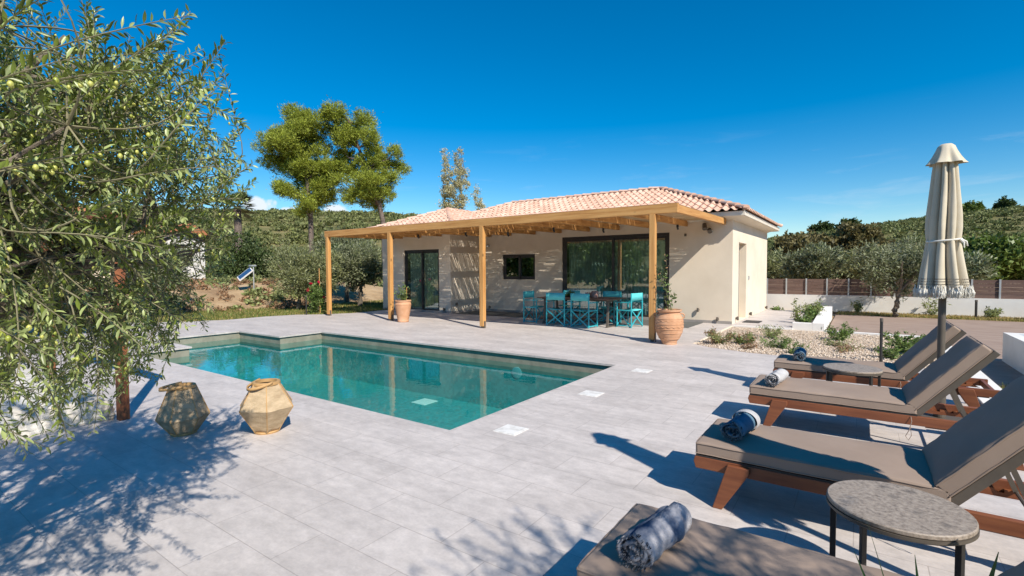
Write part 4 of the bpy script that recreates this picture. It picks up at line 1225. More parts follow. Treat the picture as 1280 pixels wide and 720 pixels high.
# ------------------------------------------------------------------ terracotta pots
def pot(label, loc, profile, bands, wavy, handles, k=1.0):
    t = thing('terracotta_pot', label, 'pot', loc)
    mb = MB()
    def rf(r, z, a):
        return r * (1 + .004 * math.sin(a * 3 + z * 9))
    mb.lathe(profile, 56, rf=rf); o = mb.build('pot_body', M['terracotta'], t, smooth=True)
    for (r, z) in bands:
        mb = MB(); pts = [(r * math.cos(2 * PI * i / 64), r * math.sin(2 * PI * i / 64), z) for i in range(65)]
        mb.tube(pts, .007, 8, cap=False); mb.build('band', M['terracotta'], t, smooth=True)
    for (r, z) in wavy:
        mb = MB(); pts = [((r + .002) * math.cos(2 * PI * i / 128), (r + .002) * math.sin(2 * PI * i / 128), z + .011 * math.sin(i / 128 * 2 * PI * 16)) for i in range(129)]
        mb.tube(pts, .0055, 6, cap=False); mb.build('wavy_band', M['terracotta'], t, smooth=True)
    for a in handles:
        c_, s_ = math.cos(a), math.sin(a)
        pts = [(c_ * r, s_ * r, z) for r, z in ((.20, .585), (.245, .58), (.272, .55), (.268, .515), (.245, .50))]
        mb = MB(); mb.tube(pts, .014, 8); mb.build('handle', M['terracotta'], t, smooth=True)
    return t
amph = [(.0, .0), (.135, .0), (.14, .02), (.138, .05), (.155, .075), (.185, .11), (.215, .17), (.243, .25), (.258, .34), (.258, .42), (.243, .50), (.215, .55), (.195, .575), (.192, .60), (.205, .615), (.225, .625), (.228, .655), (.20, .655), (.175, .63), (.17, .6), (.17, .55), (0, .55)]
p1 = pot('large banded terracotta amphora pot with sparse climber, by the right pergola post', (-2.95, 9.36, 0), amph, [(.14, .055), (.187, .115), (.235, .225), (.252, .295), (.259, .39), (.246, .485), (.2, .565)], [(.252, .445), (.258, .335)], [.3, .3 + PI])
tap = [(0, 0), (.14, 0), (.152, .012), (.155, .035), (.15, .045), (.165, .13), (.185, .25), (.205, .37), (.218, .46), (.215, .52), (.20, .545), (.205, .56), (.222, .57), (.222, .60), (.19, .60), (.175, .57), (.17, .53), (0, .53)]
p2 = pot('tapered terracotta pot with a small green shrub, beside the second pergola post', (-10.28, 9.42, 0), tap, [(.219, .48)], [], [])
def stems(mb, rr, base, tops, r0, bend=.05):
    out = []
    for (x, y, z) in tops:
        pts = wob(base, (base[0] + x, base[1] + y, base[2] + z), 6, bend, rr.random())
        mb.tube(pts, [r0 * (1 - .75 * i / 6) for i in range(7)], 5); out.append(pts)
    return out
def leafy(m, pts_list, n, spread, L_, W_, parent, t0=.2, name='leaves'):
    C = []
    for pts in pts_list:
        P = np.array([tuple(p) for p in pts]); 
        for _ in range(n):
            t = t0 + (1 - t0) * RNG.random(); k = t * (len(P) - 1); i = int(min(k, len(P) - 2)); C.append(P[i] + (P[i + 1] - P[i]) * (k - i))
    C = np.array(C); C = C + RNG.normal(size=C.shape) * spread
    d = rand_dirs(len(C)); d[:, 2] = np.abs(d[:, 2]) * .8; d = unit(d); w = unit(np.cross(d, rand_dirs(len(C))))
    s = .6 + .8 * RNG.random(len(C)); v, f = leaf_arrays(C, d, w, L_ * s, W_ * s)
    return np_mesh(name, v, f, m, parent)
rr = random.Random(21)
cl = thing('climbing_plant', 'spindly climber with few leaves growing up out of the amphora pot', 'plant', (-2.95, 9.36, .55))
mb = MB(); pl = stems(mb, rr, (0, 0, 0), [(-.10, .05, 1.16), (-.20, .05, .85), (.10, .02, .42), (-.02, .0, .60)], .008, .06); mb.build('stem', M['twig'], cl)
leafy(M['shrub_leaf'], pl, 42, .03, .055, .026, cl); leafy(M['dry_leaf'], pl[:2], 16, .03, .04, .02, cl, name='dry_leaves')
sb = thing('potted_shrub', 'small upright green shrub growing in the tapered pot', 'plant', (-10.28, 9.42, .53))
mb = MB(); pl = stems(mb, rr, (0, 0, 0), [(.02, .02, .52), (.1, .05, .4), (-.1, 0, .42), (-.17, -.06, .25), (.15, -.05, .3)], .008, .05); mb.build('stem', M['twig'], sb)
leafy(M['shrub_leaf'], pl, 70, .035, .055, .03, sb)
mb = MB(); mb.bar((.1, .02, 0), (.13, .02, .42), .012, .012); mb.build('support_stake', M['pine_z'], sb)

# ------------------------------------------------------------------ lanterns
def lantern(label, loc, rz, rings, tilt=0.0, hoop=None):
    t = thing('lantern', label, 'lantern', loc, rz, 'woven jute floor lanterns by the pool')
    mb = MB(); K = 6
    vs, fs = [], []
    for (r, z, ph) in rings:
        for k in range(K):
            a = 2 * PI * (k + ph) / K; vs.append((r * math.cos(a), r * math.sin(a), z))
    for i in range(len(rings) - 1):
        for k in range(K):
            a, b_ = i * K + k, i * K + (k + 1) % K
            fs += [(a, b_, b_ + K, a + K)]
    mb.add(vs, fs)
    bm = bmesh.new(); me = bpy.data.meshes.new('lantern_body'); me.from_pydata(mb.v, [], mb.f); bm.from_mesh(me)
    bmesh.ops.recalc_face_normals(bm, faces=bm.faces)
    bmesh.ops.subdivide_edges(bm, edges=bm.edges[:], cuts=5, use_grid_fill=True)
    for v in bm.verts:
        v.co += Vector((random.gauss(0, .0018), random.gauss(0, .0018), random.gauss(0, .0018)))
    bm.to_mesh(me); bm.free(); me.materials.append(M['jute']); me.shade_smooth(); me.set_sharp_from_angle(angle=math.radians(22))
    o = bpy.data.objects.new('lantern_body', me); COL.objects.link(o); o.parent = t
    s = o.modifiers.new('t', 'SOLIDIFY'); s.thickness = .006
    mb = MB()
    for k in range(K):                                    # seams along the edges
        pts = []
        for (r, z, ph) in rings:
            a = 2 * PI * (k + ph) / K; pts.append((r * 1.006 * math.cos(a), r * 1.006 * math.sin(a), z))
        mb.tube(pts, .0045, 5)
    mb.build('edge_seam', M['jute_rim'], t)
    r0, z0, _ = rings[0]; r1, z1, _ = rings[-1]
    mb = MB(); mb.lathe([(0, -.0), (r0 * .98, 0), (r0 * 1.02, .012), (r0 * .98, .02), (0, .02)], 30); mb.build('base', M['jute_rim'], t, smooth=True)
    mb = MB(); mb.lathe([(r1 * .78, z1 - .012), (r1 * 1.03, z1 - .012), (r1 * 1.05, z1), (r1 * 1.0, z1 + .014), (r1 * .78, z1 + .014), (r1 * .78, z1 - .012)], 30); mb.build('top_rim', M['jute_rim'], t, smooth=True)
    # flat strap hoop that folds down over the side
    mb = MB(); ax, sgn, drop, out = hoop
    pts = []
    for i in range(25):
        a = PI * i / 24
        x, y = r1 * 1.06 * math.cos(a), math.sin(a) * out
        pts.append(Vector((x, y, z1 + .012 - drop * math.sin(a))))
    R = Matrix.Rotation(ax, 3, 'Z')
    vs = []
    for i, p in enumerate(pts):
        q_ = R @ p
        vs += [q_ + Vector((0, 0, -.011)), q_ + Vector((0, 0, .013))]
    mb.add(vs, [(2 * i, 2 * i + 2, 2 * i + 3, 2 * i + 1) for i in range(len(pts) - 1)])
    o = mb.build('carry_hoop', M['jute_rim'], t, smooth=True); s = o.modifiers.new('t', 'SOLIDIFY'); s.thickness = .008
    return t
lantern('dark jute lantern widest near its foot, standing in the olive shade', (-4.79, 1.85, 0), .2,
        [(.10, .012, 0), (.195, .145, 0), (.195, .152, 0), (.098, .41, 0)], hoop=(2.62, 1, .02, .17))
lantern('pale jute lantern with diamond sides, standing in the sun near the pool edge', (-4.24, 2.29, 0), .55,
        [(.105, .012, 0), (.238, .225, .0), (.11, .43, 0)], hoop=(2.55, 1, .045, .16))

# ------------------------------------------------------------------ left planter, timber frame
pb = thing('stone_bench', 'low rough white stone bench at the foot of the rusty timber frame', 'bench', (-5.78, 1.62, 0))
bm = bmesh.new(); bmesh.ops.create_cube(bm, size=1)
for v in bm.verts: v.co = Vector(((v.co.x - .5) * 3.2, (v.co.y - .5) * 2.6, (v.co.z + .5) * .25))
bmesh.ops.subdivide_edges(bm, edges=bm.edges[:], cuts=18, use_grid_fill=True)
rr = random.Random(3)
for v in bm.verts:
    x, y, z = v.co
    n = .03 * math.sin(x * 5.1 + y * 3) + .025 * math.sin(y * 9 + z * 14) + .018 * math.sin(x * 17 + y * 13) + rr.uniform(-.008, .008)
    k = z / .25
    v.co += Vector((n * .9 - .05 * k ** 3 * (1 if x > -.2 else 0), n * .5 - .05 * k ** 3 * (1 if y > -.2 else 0), n * .6 * k - .03 * k * max(0, 1 + x / .35)))
me = bpy.data.meshes.new('bench_block'); bm.to_mesh(me); bm.free(); me.shade_smooth(); me.materials.append(M['stone'])
o = bpy.data.objects.new('bench_block', me); COL.objects.link(o); o.parent = pb; o.location = (0, .02, -.012)
fr = thing('timber_frame', 'rusty brown timber frame standing behind the olive branches', 'timber frame', (-5.72, 1.70, 0))
for x in (0, -2.4):
    mb = MB(); mb.box(x - .042, x + .042, -.042, .042, 0, 1.9); mb.build('post', M['rust_wood'], fr, bevel=.005)
mb = MB(); mb.box(-2.6, .10, -.05, .05, 1.9, 2.0); mb.build('top_beam', M['rust_wood'], fr, bevel=.005)
mb = MB(); mb.bar((-.04, 0, 1.78), (-2.36, 0, 1.72), .05, .07); mb.build('lower_rail', M['rust_wood'], fr)

# ------------------------------------------------------------------ foreground olive trees
CUT = [0.0]                                          # how far a twig may stray past the pruned outline
def big_olive(label, base, lobes, n_twigs, n_leaf, seed, trunk_top, fruit=True, hang=(), prune=None):
    """olive tree close to the camera: limbs, twigs with leaf pairs, fruit"""
    rr = random.Random(seed); rng = np.random.default_rng(seed)
    t = thing('olive_tree', label, 'tree', base)
    base = np.array(base)
    mb = MB(); nodes = []
    CUT[0] = -45.0
    tp = wob((0, 0, -.05), trunk_top, 6, .05, seed)
    mb.tube(tp, [.12, .10, .09, .085, .08, .075, .07], 12)
    tt = tp[-1]
    for (c, r, wgt) in lobes:
        c = Vector(c) - Vector(base)
        for k in range(4):
            d = Vector((rr.gauss(0, 1), rr.gauss(0, 1), rr.gauss(0, .8) + .3)).normalized()
            e_ = c + Vector((d.x * r[0], d.y * r[1], d.z * r[2])) * .45
            if prune and not prune(np.array(e_) + base): e_ = c.copy()
            pts = wob(tt, e_, 7, .10, seed + k + int(c.x * 100))
            mb.tube(pts, [.034 * (1 - .8 * i / 7) for i in range(8)], 8)
            nodes += [np.array(p) for p in pts[2:]]
            for j in range(5):
                d2 = Vector((rr.gauss(0, 1), rr.gauss(0, 1), rr.gauss(0, .9) + .15)).normalized()
                s_ = pts[rr.randint(3, 7)]
                e2 = c + Vector((d2.x * r[0], d2.y * r[1], d2.z * r[2])) * rr.uniform(.5, .75)
                if prune and not prune(np.array(e2 + (e2 - c) * .35) + base): continue
                p2 = wob(s_, e2, 5, .06, rr.random())
                mb.tube(p2, [.016 * (1 - .75 * i / 5) for i in range(6)], 6)
                nodes += [np.array(p) for p in p2[1:]]
    mb.build('trunk', M['bark'], t, smooth=True)
    nodes = np.array(nodes)
    # twigs
    tw = MB(); LC, LD, LW_, LL, LWd = [], [], [], [], []
    FR = []
    wsum = sum(l[2] for l in lobes)
    specs = []
    keep = prune if prune else (lambda q_: True)
    for (c, r, wgt) in lobes:
        n = int(n_twigs * wgt / wsum)
        p, d = ellipsoid_points(n, np.array(c) - base, np.array(r) * .9, .45)
        specs += [(a, b_, None) for a, b_ in zip(p, d)]
    for (p, d, ln) in hang: specs.append((np.array(p) - base, unit(np.array(d, float)), ln))
    for p, d, ln in specs:
        nd = nodes[np.argmin(((nodes - p) ** 2).sum(1))]
        dist = np.linalg.norm(p - nd)
        ln_ = ln or rr.uniform(.22, .42)
        hgt = d[2]
        dr = unit(d * .9 + np.array([rr.gauss(0, .45), rr.gauss(0, .45), rr.gauss(0, .3) + (.85 if hgt > .2 else .45 if hgt > -.35 else -.15)]))
        if ln: dr = unit(d + np.array([rr.gauss(0, .12), rr.gauss(0, .12), rr.gauss(0, .1)]))
        curl = np.array([rr.gauss(0, .15), rr.gauss(0, .15), -.14 if hgt < .3 else .0])
        pts = [p + dr * (ln_ * s) + curl * (ln_ * s * s) for s in np.linspace(0, 1, 6)]
        tq = (p[2] + base[2] - .25) / 2
        if prune and math.hypot(p[0] + base[0] - 2.05 * tq + 4.79, p[1] + base[1] + tq - 1.85) < .42 and rr.random() < .62: continue
        CUT[0] = 0.0 if rr.random() < .45 else rr.gauss(-6, 22)
        if not (keep(np.array(pts[0]) + base) and keep(np.array(pts[3]) + base) and keep(np.array(pts[5]) + base)): continue
        if dist < .5:
            c1 = p - dr * dist * .45
            bz = [nd * (1 - k) ** 2 + c1 * 2 * k * (1 - k) + p * k * k for k in np.linspace(0, 1, 7)]
            tw.tube(bz, [.0032, .003, .0028, .0027, .0026, .0025, .0024], 4, cap=False)
        tw.tube(pts, [.0024, .0022, .002, .0017, .0014, .001], 4, cap=False)
        P = np.array(pts)
        m_ = n_leaf + rr.randint(-3, 3)
        for k in range(m_):
            s = .06 + .94 * (k + .5) / m_; q_ = s * 5; i = int(min(q_, 4)); c0 = P[i] + (P[i + 1] - P[i]) * (q_ - i)
            ax = unit(P[min(i + 1, 5)] - P[i]); sd = unit(np.cross(ax, np.array([math.cos(k * 1.57 + p[0] * 9), math.sin(k * 1.57 + p[1] * 9), .3])))
            for sg in (-1, 1):
                L_ = rr.uniform(.027, .044) * (.75 if s > .9 else 1)
                dd = unit(ax * rr.uniform(.5, 1.1) + sd * sg + rng.normal(size=3) * .22)
                LC.append(c0 + dd * (L_ * .5 + .002)); LD.append(dd); LL.append(L_)
                LWd.append(rr.uniform(.0072, .0105))
                w0 = np.cross(dd, np.array([0, 0, 1]) + rng.normal(size=3) * .55); LW_.append(unit(w0))
        if fruit and rr.random() < .55:
            for _ in range(rr.randint(2, 6)):
                s = rr.uniform(.1, .75) * 5; i = int(min(s, 4)); c0 = P[i] + (P[i + 1] - P[i]) * (s - i)
                FR.append(c0 + np.array([rr.gauss(0, .014), rr.gauss(0, .014), -rr.uniform(.012, .03)]))
    tw.build('twigs', M['twig'], t, fix=False)
    C, D, Wd = np.array(LC), np.array(LD), np.array(LW_)
    LL, LWd = np.array(LL)[:, None], np.array(LWd)[:, None]
    Nn = unit(np.cross(D, Wd)); Nn[Nn[:, 2] < 0] *= -1; Wd = unit(np.cross(Nn, D))
    b0 = C - D * LL / 2; tip = C + D * LL / 2 - Nn * LL * .08
    m1, m2 = C - D * LL * .12 - Nn * LL * .0, C + D * LL * .2 - Nn * LL * .015
    up = Nn * LWd * .22
    v = np.stack([b0, m1 + Wd * LWd / 2 + up, m2 + Wd * LWd * .42 + up, tip, m2 - Wd * LWd * .42 + up, m1 - Wd * LWd / 2 + up, m1, m2], 1).reshape(-1, 3)
    n = len(C); o8 = np.arange(n)[:, None] * 8
    f = np.concatenate([o8 + np.array([0, 1, 6, 6]), ], 0)
    quads = np.concatenate([o8 + np.array(q_) for q_ in ([6, 1, 2, 7], [5, 6, 7, 4])], 0)
    tris = np.concatenate([o8 + np.array(q_) for q_ in ([0, 1, 6], [0, 6, 5], [7, 2, 3], [4, 7, 3])], 0)
    me = bpy.data.meshes.new('crown')
    me.vertices.add(len(v)); me.vertices.foreach_set('co', v.astype(np.float32).ravel())
    loops = np.concatenate([quads.ravel(), tris.ravel()]).astype(np.int32)
    me.loops.add(len(loops)); me.loops.foreach_set('vertex_index', loops)
    tot = np.concatenate([np.full(len(quads), 4), np.full(len(tris), 3)]).astype(np.int32)
    me.polygons.add(len(tot)); me.polygons.foreach_set('loop_start', np.concatenate([[0], np.cumsum(tot)[:-1]]).astype(np.int32)); me.polygons.foreach_set('loop_total', tot)
    me.update(calc_edges=True); me.shade_smooth(); me.materials.append(M['olive_leaf'])
    o = bpy.data.objects.new('crown', me); COL.objects.link(o); o.parent = t
    if FR:
        fb = MB(); rr2 = random.Random(4)
        for c_ in FR:
            s_ = rr2.uniform(.005, .007)
            fb.lathe([(.0005, -1.3 * s_), (.62 * s_, -.95 * s_), (.98 * s_, -.25 * s_), (.92 * s_, .45 * s_), (.5 * s_, 1.05 * s_), (.0005, 1.25 * s_)], 8, c=tuple(c_))
        o = fb.build('olive_fruit', M['olive_fruit'], t, smooth=True, fix=False); o['kind'] = 'stuff'
    return t
hang = []
hr = random.Random(12)
PX = [-400, 0, 40, 75, 110, 150, 205, 240, 285, 300, 330]
PB = [700, 575, 572, 565, 540, 500, 470, 415, 395, 300, 200]      # lower outline of the crown seen from the terrace
PT_ = [-900, -30, -25, -20, -5, 24, 34, 5, 70, 130, 190]
def crown_cut(q_):
    """clip the crown to the pruned outline the tree has: no twigs hanging to the paving, none over the pool"""
    d = Vector(q_) - Vector((0, 0, CAM_H)); z = d.dot(f_)
    if d.length < 1.3: return False
    if z < .2: return True
    x = 640 + 620.85 * d.dot(r_) / z; y = 360 - 620.85 * d.dot(u_) / z
    return x < 318 + CUT[0] * .7 and y < np.interp(x, PX, PB) + CUT[0] and y > np.interp(x, PX, PT_) - CUT[0] * 1.3 - (500 if x < -20 else 0)
for (x, y, z, n) in ((-3.1, 1.42, 1.2, 6), (-2.9, 1.25, 1.25, 5), (-2.6, .95, 1.05, 9), (-2.3, .72, 1.0, 9), (-2.1, .55, 1.0, 9), (-2.75, 1.05, 1.15, 9), (-1.9, .45, 1.05, 8)):
    for _ in range(n):
        hang.append(((x + hr.gauss(0, .12), y + hr.gauss(0, .12), z + hr.gauss(0, .1)), (hr.gauss(0, .45), hr.gauss(0, .45) + .1, -.8), hr.uniform(.2, .36)))
for (x, y, z, n) in ((-2.75, 1.15, 2.1, 14), (-2.9, 1.2, 1.8, 12), (-2.4, .85, 2.2, 16), (-2.0, .6, 2.2, 14), (-2.6, .95, 2.3, 14), (-3.05, 1.35, 1.6, 12), (-2.2, .7, 2.0, 14), (-1.7, .45, 2.1, 12)):
    for _ in range(n):
        hang.append(((x + hr.gauss(0, .14), y + hr.gauss(0, .14), z + hr.gauss(0, .12)), (hr.gauss(0, .35) + .12, hr.gauss(0, .35) + .2, 1), hr.uniform(.3, .5)))
big_olive('large fruiting olive tree reaching over the patio beside the camera, green olives on drooping twigs', (-2.9, -.35, 0),
          [((-2.45, .0, 1.75), (1.1, 1.0, 1.0), 5), ((-2.85, .75, 1.6), (.7, .62, .8), 3.6), ((-3.6, .35, 1.8), (.8, .7, 1.0), 1.8), ((-3.1, 1.1, 1.5), (.55, .45, .62), 2.0), ((-2.5, .6, 2.3), (.75, .55, .6), 2.4)], 1850, 21, 31, (.15, .3, .95), hang=hang, prune=crown_cut)
big_olive('olive tree at the camera side, known by its leaf shadow on the nearest lounger', (2.3, -.3, 0),
          [((1.55, .70, 2.40), (.42, .34, .35), 2), ((2.05, .64, 2.5), (.50, .40, .4), 2), ((1.08, .45, 2.35), (.28, .2, .2), .5), ((2.2, .05, 2.7), (.6, .6, .5), 1)], 200, 12, 77, (-.1, .05, 1.6), fruit=False)

# yucca whose tips rise in front of the nearest lounger
yc = thing('yucca_plant', 'green sword-leaved yucca, only its leaf tips showing at the bottom edge', 'plant', (.135, 1.2, 0))
mb = MB(); mb.lathe([(0, 0), (.10, 0), (.13, .38), (.14, .40), (.125, .40), (.11, .36), (0, .36)], 28); mb.build('pot_body', M['terracotta'], yc, smooth=True)
mb = MB(); rr = random.Random(8)
for k in range(17):
    a = rr.uniform(0, 2 * PI); el = rr.uniform(1.0, 1.5); ln = rr.uniform(.34, .50)
    d = Vector((math.cos(a) * math.cos(el), math.sin(a) * math.cos(el), math.sin(el))); s_ = d.cross(Vector((0, 0, 1))).normalized()
    p0 = Vector((0, 0, .46)); pts = [p0 + d * ln * t - Vector((0, 0, .12 * t * t * math.cos(el))) for t in (0, .3, .65, 1)]
    ws = (.011, .016, .012, .0008)
    vs = []
    for p, w in zip(pts, ws): vs += [p - s_ * w, p + s_ * w]
    mb.add(vs, [(0, 1, 3, 2), (2, 3, 5, 4), (4, 5, 7, 6)])
mb.build('leaves', M['yucca_leaf'], yc, fix=False)
mb = MB(); mb.tube([(0, 0, .35), (0, 0, .48)], .025, 8); mb.build('stem', M['bark'], yc)

# ------------------------------------------------------------------ gravel bed and side garden
gm = []
def in_gravel(x, y):
    front = np.interp(x, [-2.56, -2.2, -1.5, -.8, 1.0], [9.64, 9.38, 9.12, 9.06, 9.02])
    return (x > -2.55) & (x < .98) & (y > front) & (y < 12.98)
n = 9500
gxp, gyp = RNG.uniform(-2.55, 1.0, n), 9.0 + 4.0 * RNG.random(n) ** 1.25
k = in_gravel(gxp, gyp); gxp, gyp = gxp[k], gyp[k]; n = len(gxp)
oc = np.array([[1, 0, 0], [-1, 0, 0], [0, 1, 0], [0, -1, 0], [0, 0, 1], [0, 0, -1.]])
of = np.array([[0, 2, 4], [2, 1, 4], [1, 3, 4], [3, 0, 4], [2, 0, 5], [1, 2, 5], [3, 1, 5], [0, 3, 5]])
A = RNG.uniform(0, 6.28, n); sz = RNG.uniform(.010, .023, n)
ca, sa = np.cos(A), np.sin(A)
vv = oc[None] * (sz[:, None, None] * RNG.uniform(.6, 1.3, (n, 6, 1))) * np.array([1, .8, .6])
vx = vv[:, :, 0] * ca[:, None] - vv[:, :, 1] * sa[:, None]; vy = vv[:, :, 0] * sa[:, None] + vv[:, :, 1] * ca[:, None]
v = np.stack([vx + gxp[:, None], vy + gyp[:, None], vv[:, :, 2] - .006 + sz[:, None] * .3], -1).reshape(-1, 3)
f = (of[None] + (np.arange(n) * 6)[:, None, None]).reshape(-1, 3)
tag(np_mesh('gravel', v, f, M['pebble']), kind='stuff')
def kerb(name, label, pts, w, z0, z1, m=None):
    mb = MB()
    for a, b_ in zip(pts[:-1], pts[1:]):
        a, b_ = Vector(a), Vector(b_); d = (b_ - a).normalized(); s_ = Vector((-d.y, d.x)) * w / 2
        mb.prism([tuple(a - s_), tuple(b_ - s_), tuple(b_ + s_), tuple(a + s_)], z0, z1, axis='z')
    o = mb.build(name, m or M['white'], bevel=.005); tag(o, kind='structure'); return o
kerb('rear_kerb', '', [(-.66, 13.11), (1.36, 13.02)], .12, -.06, .03)
kerb('side_kerb', '', [(1.19, 12.95), (1.19, 6.4)], .30, -.06, .028)
kerb('path_kerb', '', [(-2.6, 13.24), (-1.28, 13.22)], .07, -.06, .02)
kerb('gravel_kerb', '', [(-2.575, 9.65), (-2.61, 12.95), (-2.61, 13.2)], .05, -.06, .006, M['plaster'])
pw = thing('planter', 'white walled planter bed along the side path, filled with shrubs', 'planter')
mb = MB(); mb.prism([(13.26, -.05), (16.95, -.05), (16.95, .33), (13.26, .17)], -.90, -.66, axis='x'); mb.box(-1.30, -.9015, 13.26, 13.44, -.05, .155)
mb.box(-1.30, -1.24, 13.4415, 16.95, -.05, .04)
mb.build('planter_wall', M['white'], pw, bevel=.006)
mb = MB(); mb.add([(-1.24, 13.44, .07), (-.9, 13.44, .07), (-.9, 16.95, .2), (-1.24, 16.95, .02)], [(0, 1, 2, 3)]); mb.build('planter_soil', M['gravel'], pw)

def shrub(name, label, loc, r, h, m, n, Ls, Ws, mix=None, group=None, up=.6, stem_n=5):
    t = thing(name, label, 'plant', loc, 0, group)
    rr = random.Random(int(abs(loc[0] * 100 + loc[1] * 37)))
    mb = MB(); tops = []
    for _ in range(stem_n + 4):
        a = rr.uniform(0, 2 * PI); q_ = rr.uniform(.25, 1)
        tops.append((math.cos(a) * r * q_, math.sin(a) * r * q_, h * rr.uniform(.55, 1.0) * (1 - .35 * q_)))
    pl = stems(mb, rr, (0, 0, -.02), tops, .006, .04); mb.build('stem', M['twig'], t)
    P = []
    leafy(m, pl, n // len(pl), .035, Ls, Ws, t, .12)
    if mix: leafy(mix, pl[:len(pl) // 2], n // len(pl), .04, Ls, Ws, t, .2, name='dry_leaves')
    return t
G_ = 'low shrubs in the pale gravel bed'
shrub('low_shrub', 'spreading shrub with brown dry tips at the gravel corner nearest the villa', (-2.18, 10.0, 0), .42, .34, M['sage_leaf'], 700, .07, .014, M['dry_leaf'], G_)
shrub('low_shrub', 'greener low shrub just right of the brown-tipped one in the gravel', (-1.78, 10.15, 0), .34, .30, M['shrub_leaf'], 620, .07, .014, M['dry_leaf'], G_)
shrub('low_shrub', 'small flat brown shrub at the front of the gravel bed', (-1.62, 9.52, 0), .22, .14, M['dry_leaf'], 260, .05, .014, None, G_)
shrub('low_shrub', 'grey-green feathery shrub at the back of the gravel bed before the planter', (-1.48, 11.4, 0), .40, .36, M['sage_leaf'], 560, .08, .013, None, G_)
shrub('low_shrub', 'sprawling bright green shrub with long shoots in the middle of the gravel', (-1.18, 9.95, 0), .38, .30, M['shrub_leaf'], 520, .075, .014, None, G_)
shrub('low_shrub', 'loose spiky green shrub behind the farthest lounger\'s foot', (-.93, 9.42, 0), .26, .26, M['shrub_leaf'], 300, .085, .012, None, G_)
shrub('low_shrub', 'rounded deep green shrub near the planter\'s white wall', (-.36, 11.7, 0), .36, .42, M['shrub_leaf'], 760, .075, .02, None, G_)
shrub('low_shrub', 'dull olive shrub in front of the rounded deep green one', (-.40, 10.85, 0), .30, .2, M['sage_leaf'], 320, .05, .014, None, G_)
shrub('low_shrub', 'low straw coloured shrub in open gravel', (-.22, 10.2, 0), .34, .17, M['dry_leaf'], 260, .05, .013, M['sage_leaf'], G_)
shrub('low_shrub', 'large bright green shrub right of the thin bollard', (.56, 10.6, 0), .52, .46, M['shrub_leaf'], 1100, .085, .022, None, G_)
shrub('low_shrub', 'small dark green shrub at the foot of the bollard\'s right side', (.42, 9.75, 0), .26, .24, M['shrub_leaf'], 300, .085, .02, None, G_)
P_ = 'shrubs inside the white planter'
shrub('planter_shrub', 'yellow-green shrub at the front of the white planter', (-1.06, 13.75, .06), .24, .30, M['shrub_leaf'], 520, .07, .035, None, P_)
shrub('planter_shrub', 'mid green shrub in the middle of the white planter', (-1.05, 14.7, .08), .26, .44, M['shrub_leaf'], 600, .07, .035, None, P_)
shrub('planter_shrub', 'taller grey-green shrub toward the rear of the white planter', (-1.02, 15.7, .1), .28, .62, M['sage_leaf'], 700, .07, .03, None, P_)
shrub('planter_shrub', 'dense green shrub against the planter\'s rear corner', (-.99, 16.5, .1), .22, .50, M['shrub_leaf'], 420, .07, .03, None, P_)
shrub('sapling', 'thin young sapling standing alone beside the white planter', (-1.38, 14.9, 0), .2, .86, M['sage_leaf'], 260, .08, .025, None, None, stem_n=0)
Q_ = 'plants along the white boundary wall'
shrub('wall_plant', 'straggly sapling against the white boundary wall left of the small olive', (-.05, 19.4, 0), .55, .62, M['sage_leaf'], 300, .10, .03, None, Q_)
shrub('wall_plant', 'loose sapling against the white wall between small olive and parasol', (1.75, 19.4, 0), .35, .72, M['sage_leaf'], 260, .10, .03, None, Q_)
shrub('wall_plant', 'small bush beside a stake at the white boundary wall', (3.05, 19.35, 0), .32, .46, M['sage_leaf'], 420, .09, .03, None, Q_)
shrub('wall_plant', 'green bush at the white wall by the right picture edge', (3.95, 19.2, 0), .42, .62, M['shrub_leaf'], 520, .10, .04, None, Q_)
shrub('wall_plant', 'flat dark green tuft at the end of the side path', (-2.35, 19.3, 0), .26, .12, M['shrub_leaf'], 240, .08, .03, None, Q_)
def bollard(label, loc, h, r=.02):
    t = thing('bollard_light', label, 'bollard light', loc, 0, 'thin dark bollard lights')
    mb = MB(); mb.tube([(0, 0, 0), (0, 0, h - .05)], r, 14); mb.build('post', M['dark_metal'], t, smooth=True)
    mb = MB(); mb.tube([(0, 0, h - .05), (0, 0, h)], r * 1.12, 14); mb.build('lamp_head', M['taupe_metal'], t, smooth=True)
bollard('thin dark bollard light standing in the gravel bed', (.265, 9.28, 0), .66)
bollard('thin dark bollard light at the lawn edge near the roses', (-14.6, 9.25, 0), .62)
bollard('short bollard light in front of the white boundary wall', (2.72, 19.3, 0), .5, .03)
mt = MB(); mt.box(-.20, .20, -.30, .30, -.002, .012); o = mt.build('doormat', M['doormat'], bevel=.003); o.location = (-2.36, 14.55, 0); tag(o, 'small dark doormat on the side path outside the niche', 'doormat')

# raised white plunge pool at the right edge
tub = thing('plunge_pool', 'raised white plunge pool with blue water at the right picture edge', 'plunge pool')
mb = MB(); x0, x1, y0, y1 = 1.80, 4.4, 7.9, 10.55
for a in ((x0, x0 + .14, y0, y1), (x1 - .14, x1, y0, y1), (x0 + .14, x1 - .14, y0, y0 + .14), (x0 + .14, x1 - .14, y1 - .14, y1)): mb.box(*a, -.05, .42)
mb.build('tub_wall', M['white'], tub)
mb = MB(); mb.box(x0 + .14, x1 - .14, y0 + .14, y1 - .14, -.04, .05); mb.build('tub_floor', pm('pale_blue_lining', (.12, .38, .55), (.16, .44, .6), 8, .5), tub)
mb = MB(); mb.add([(x0 + .14, y0 + .14, .375), (x1 - .14, y0 + .14, .375), (x1 - .14, y1 - .14, .375), (x0 + .14, y1 - .14, .375)], [(0, 1, 2, 3)]); mb.build('tub_water', M['tubwater'], tub, fix=False)
bm = bmesh.new(); bmesh.ops.create_icosphere(bm, subdivisions=3, radius=.16)
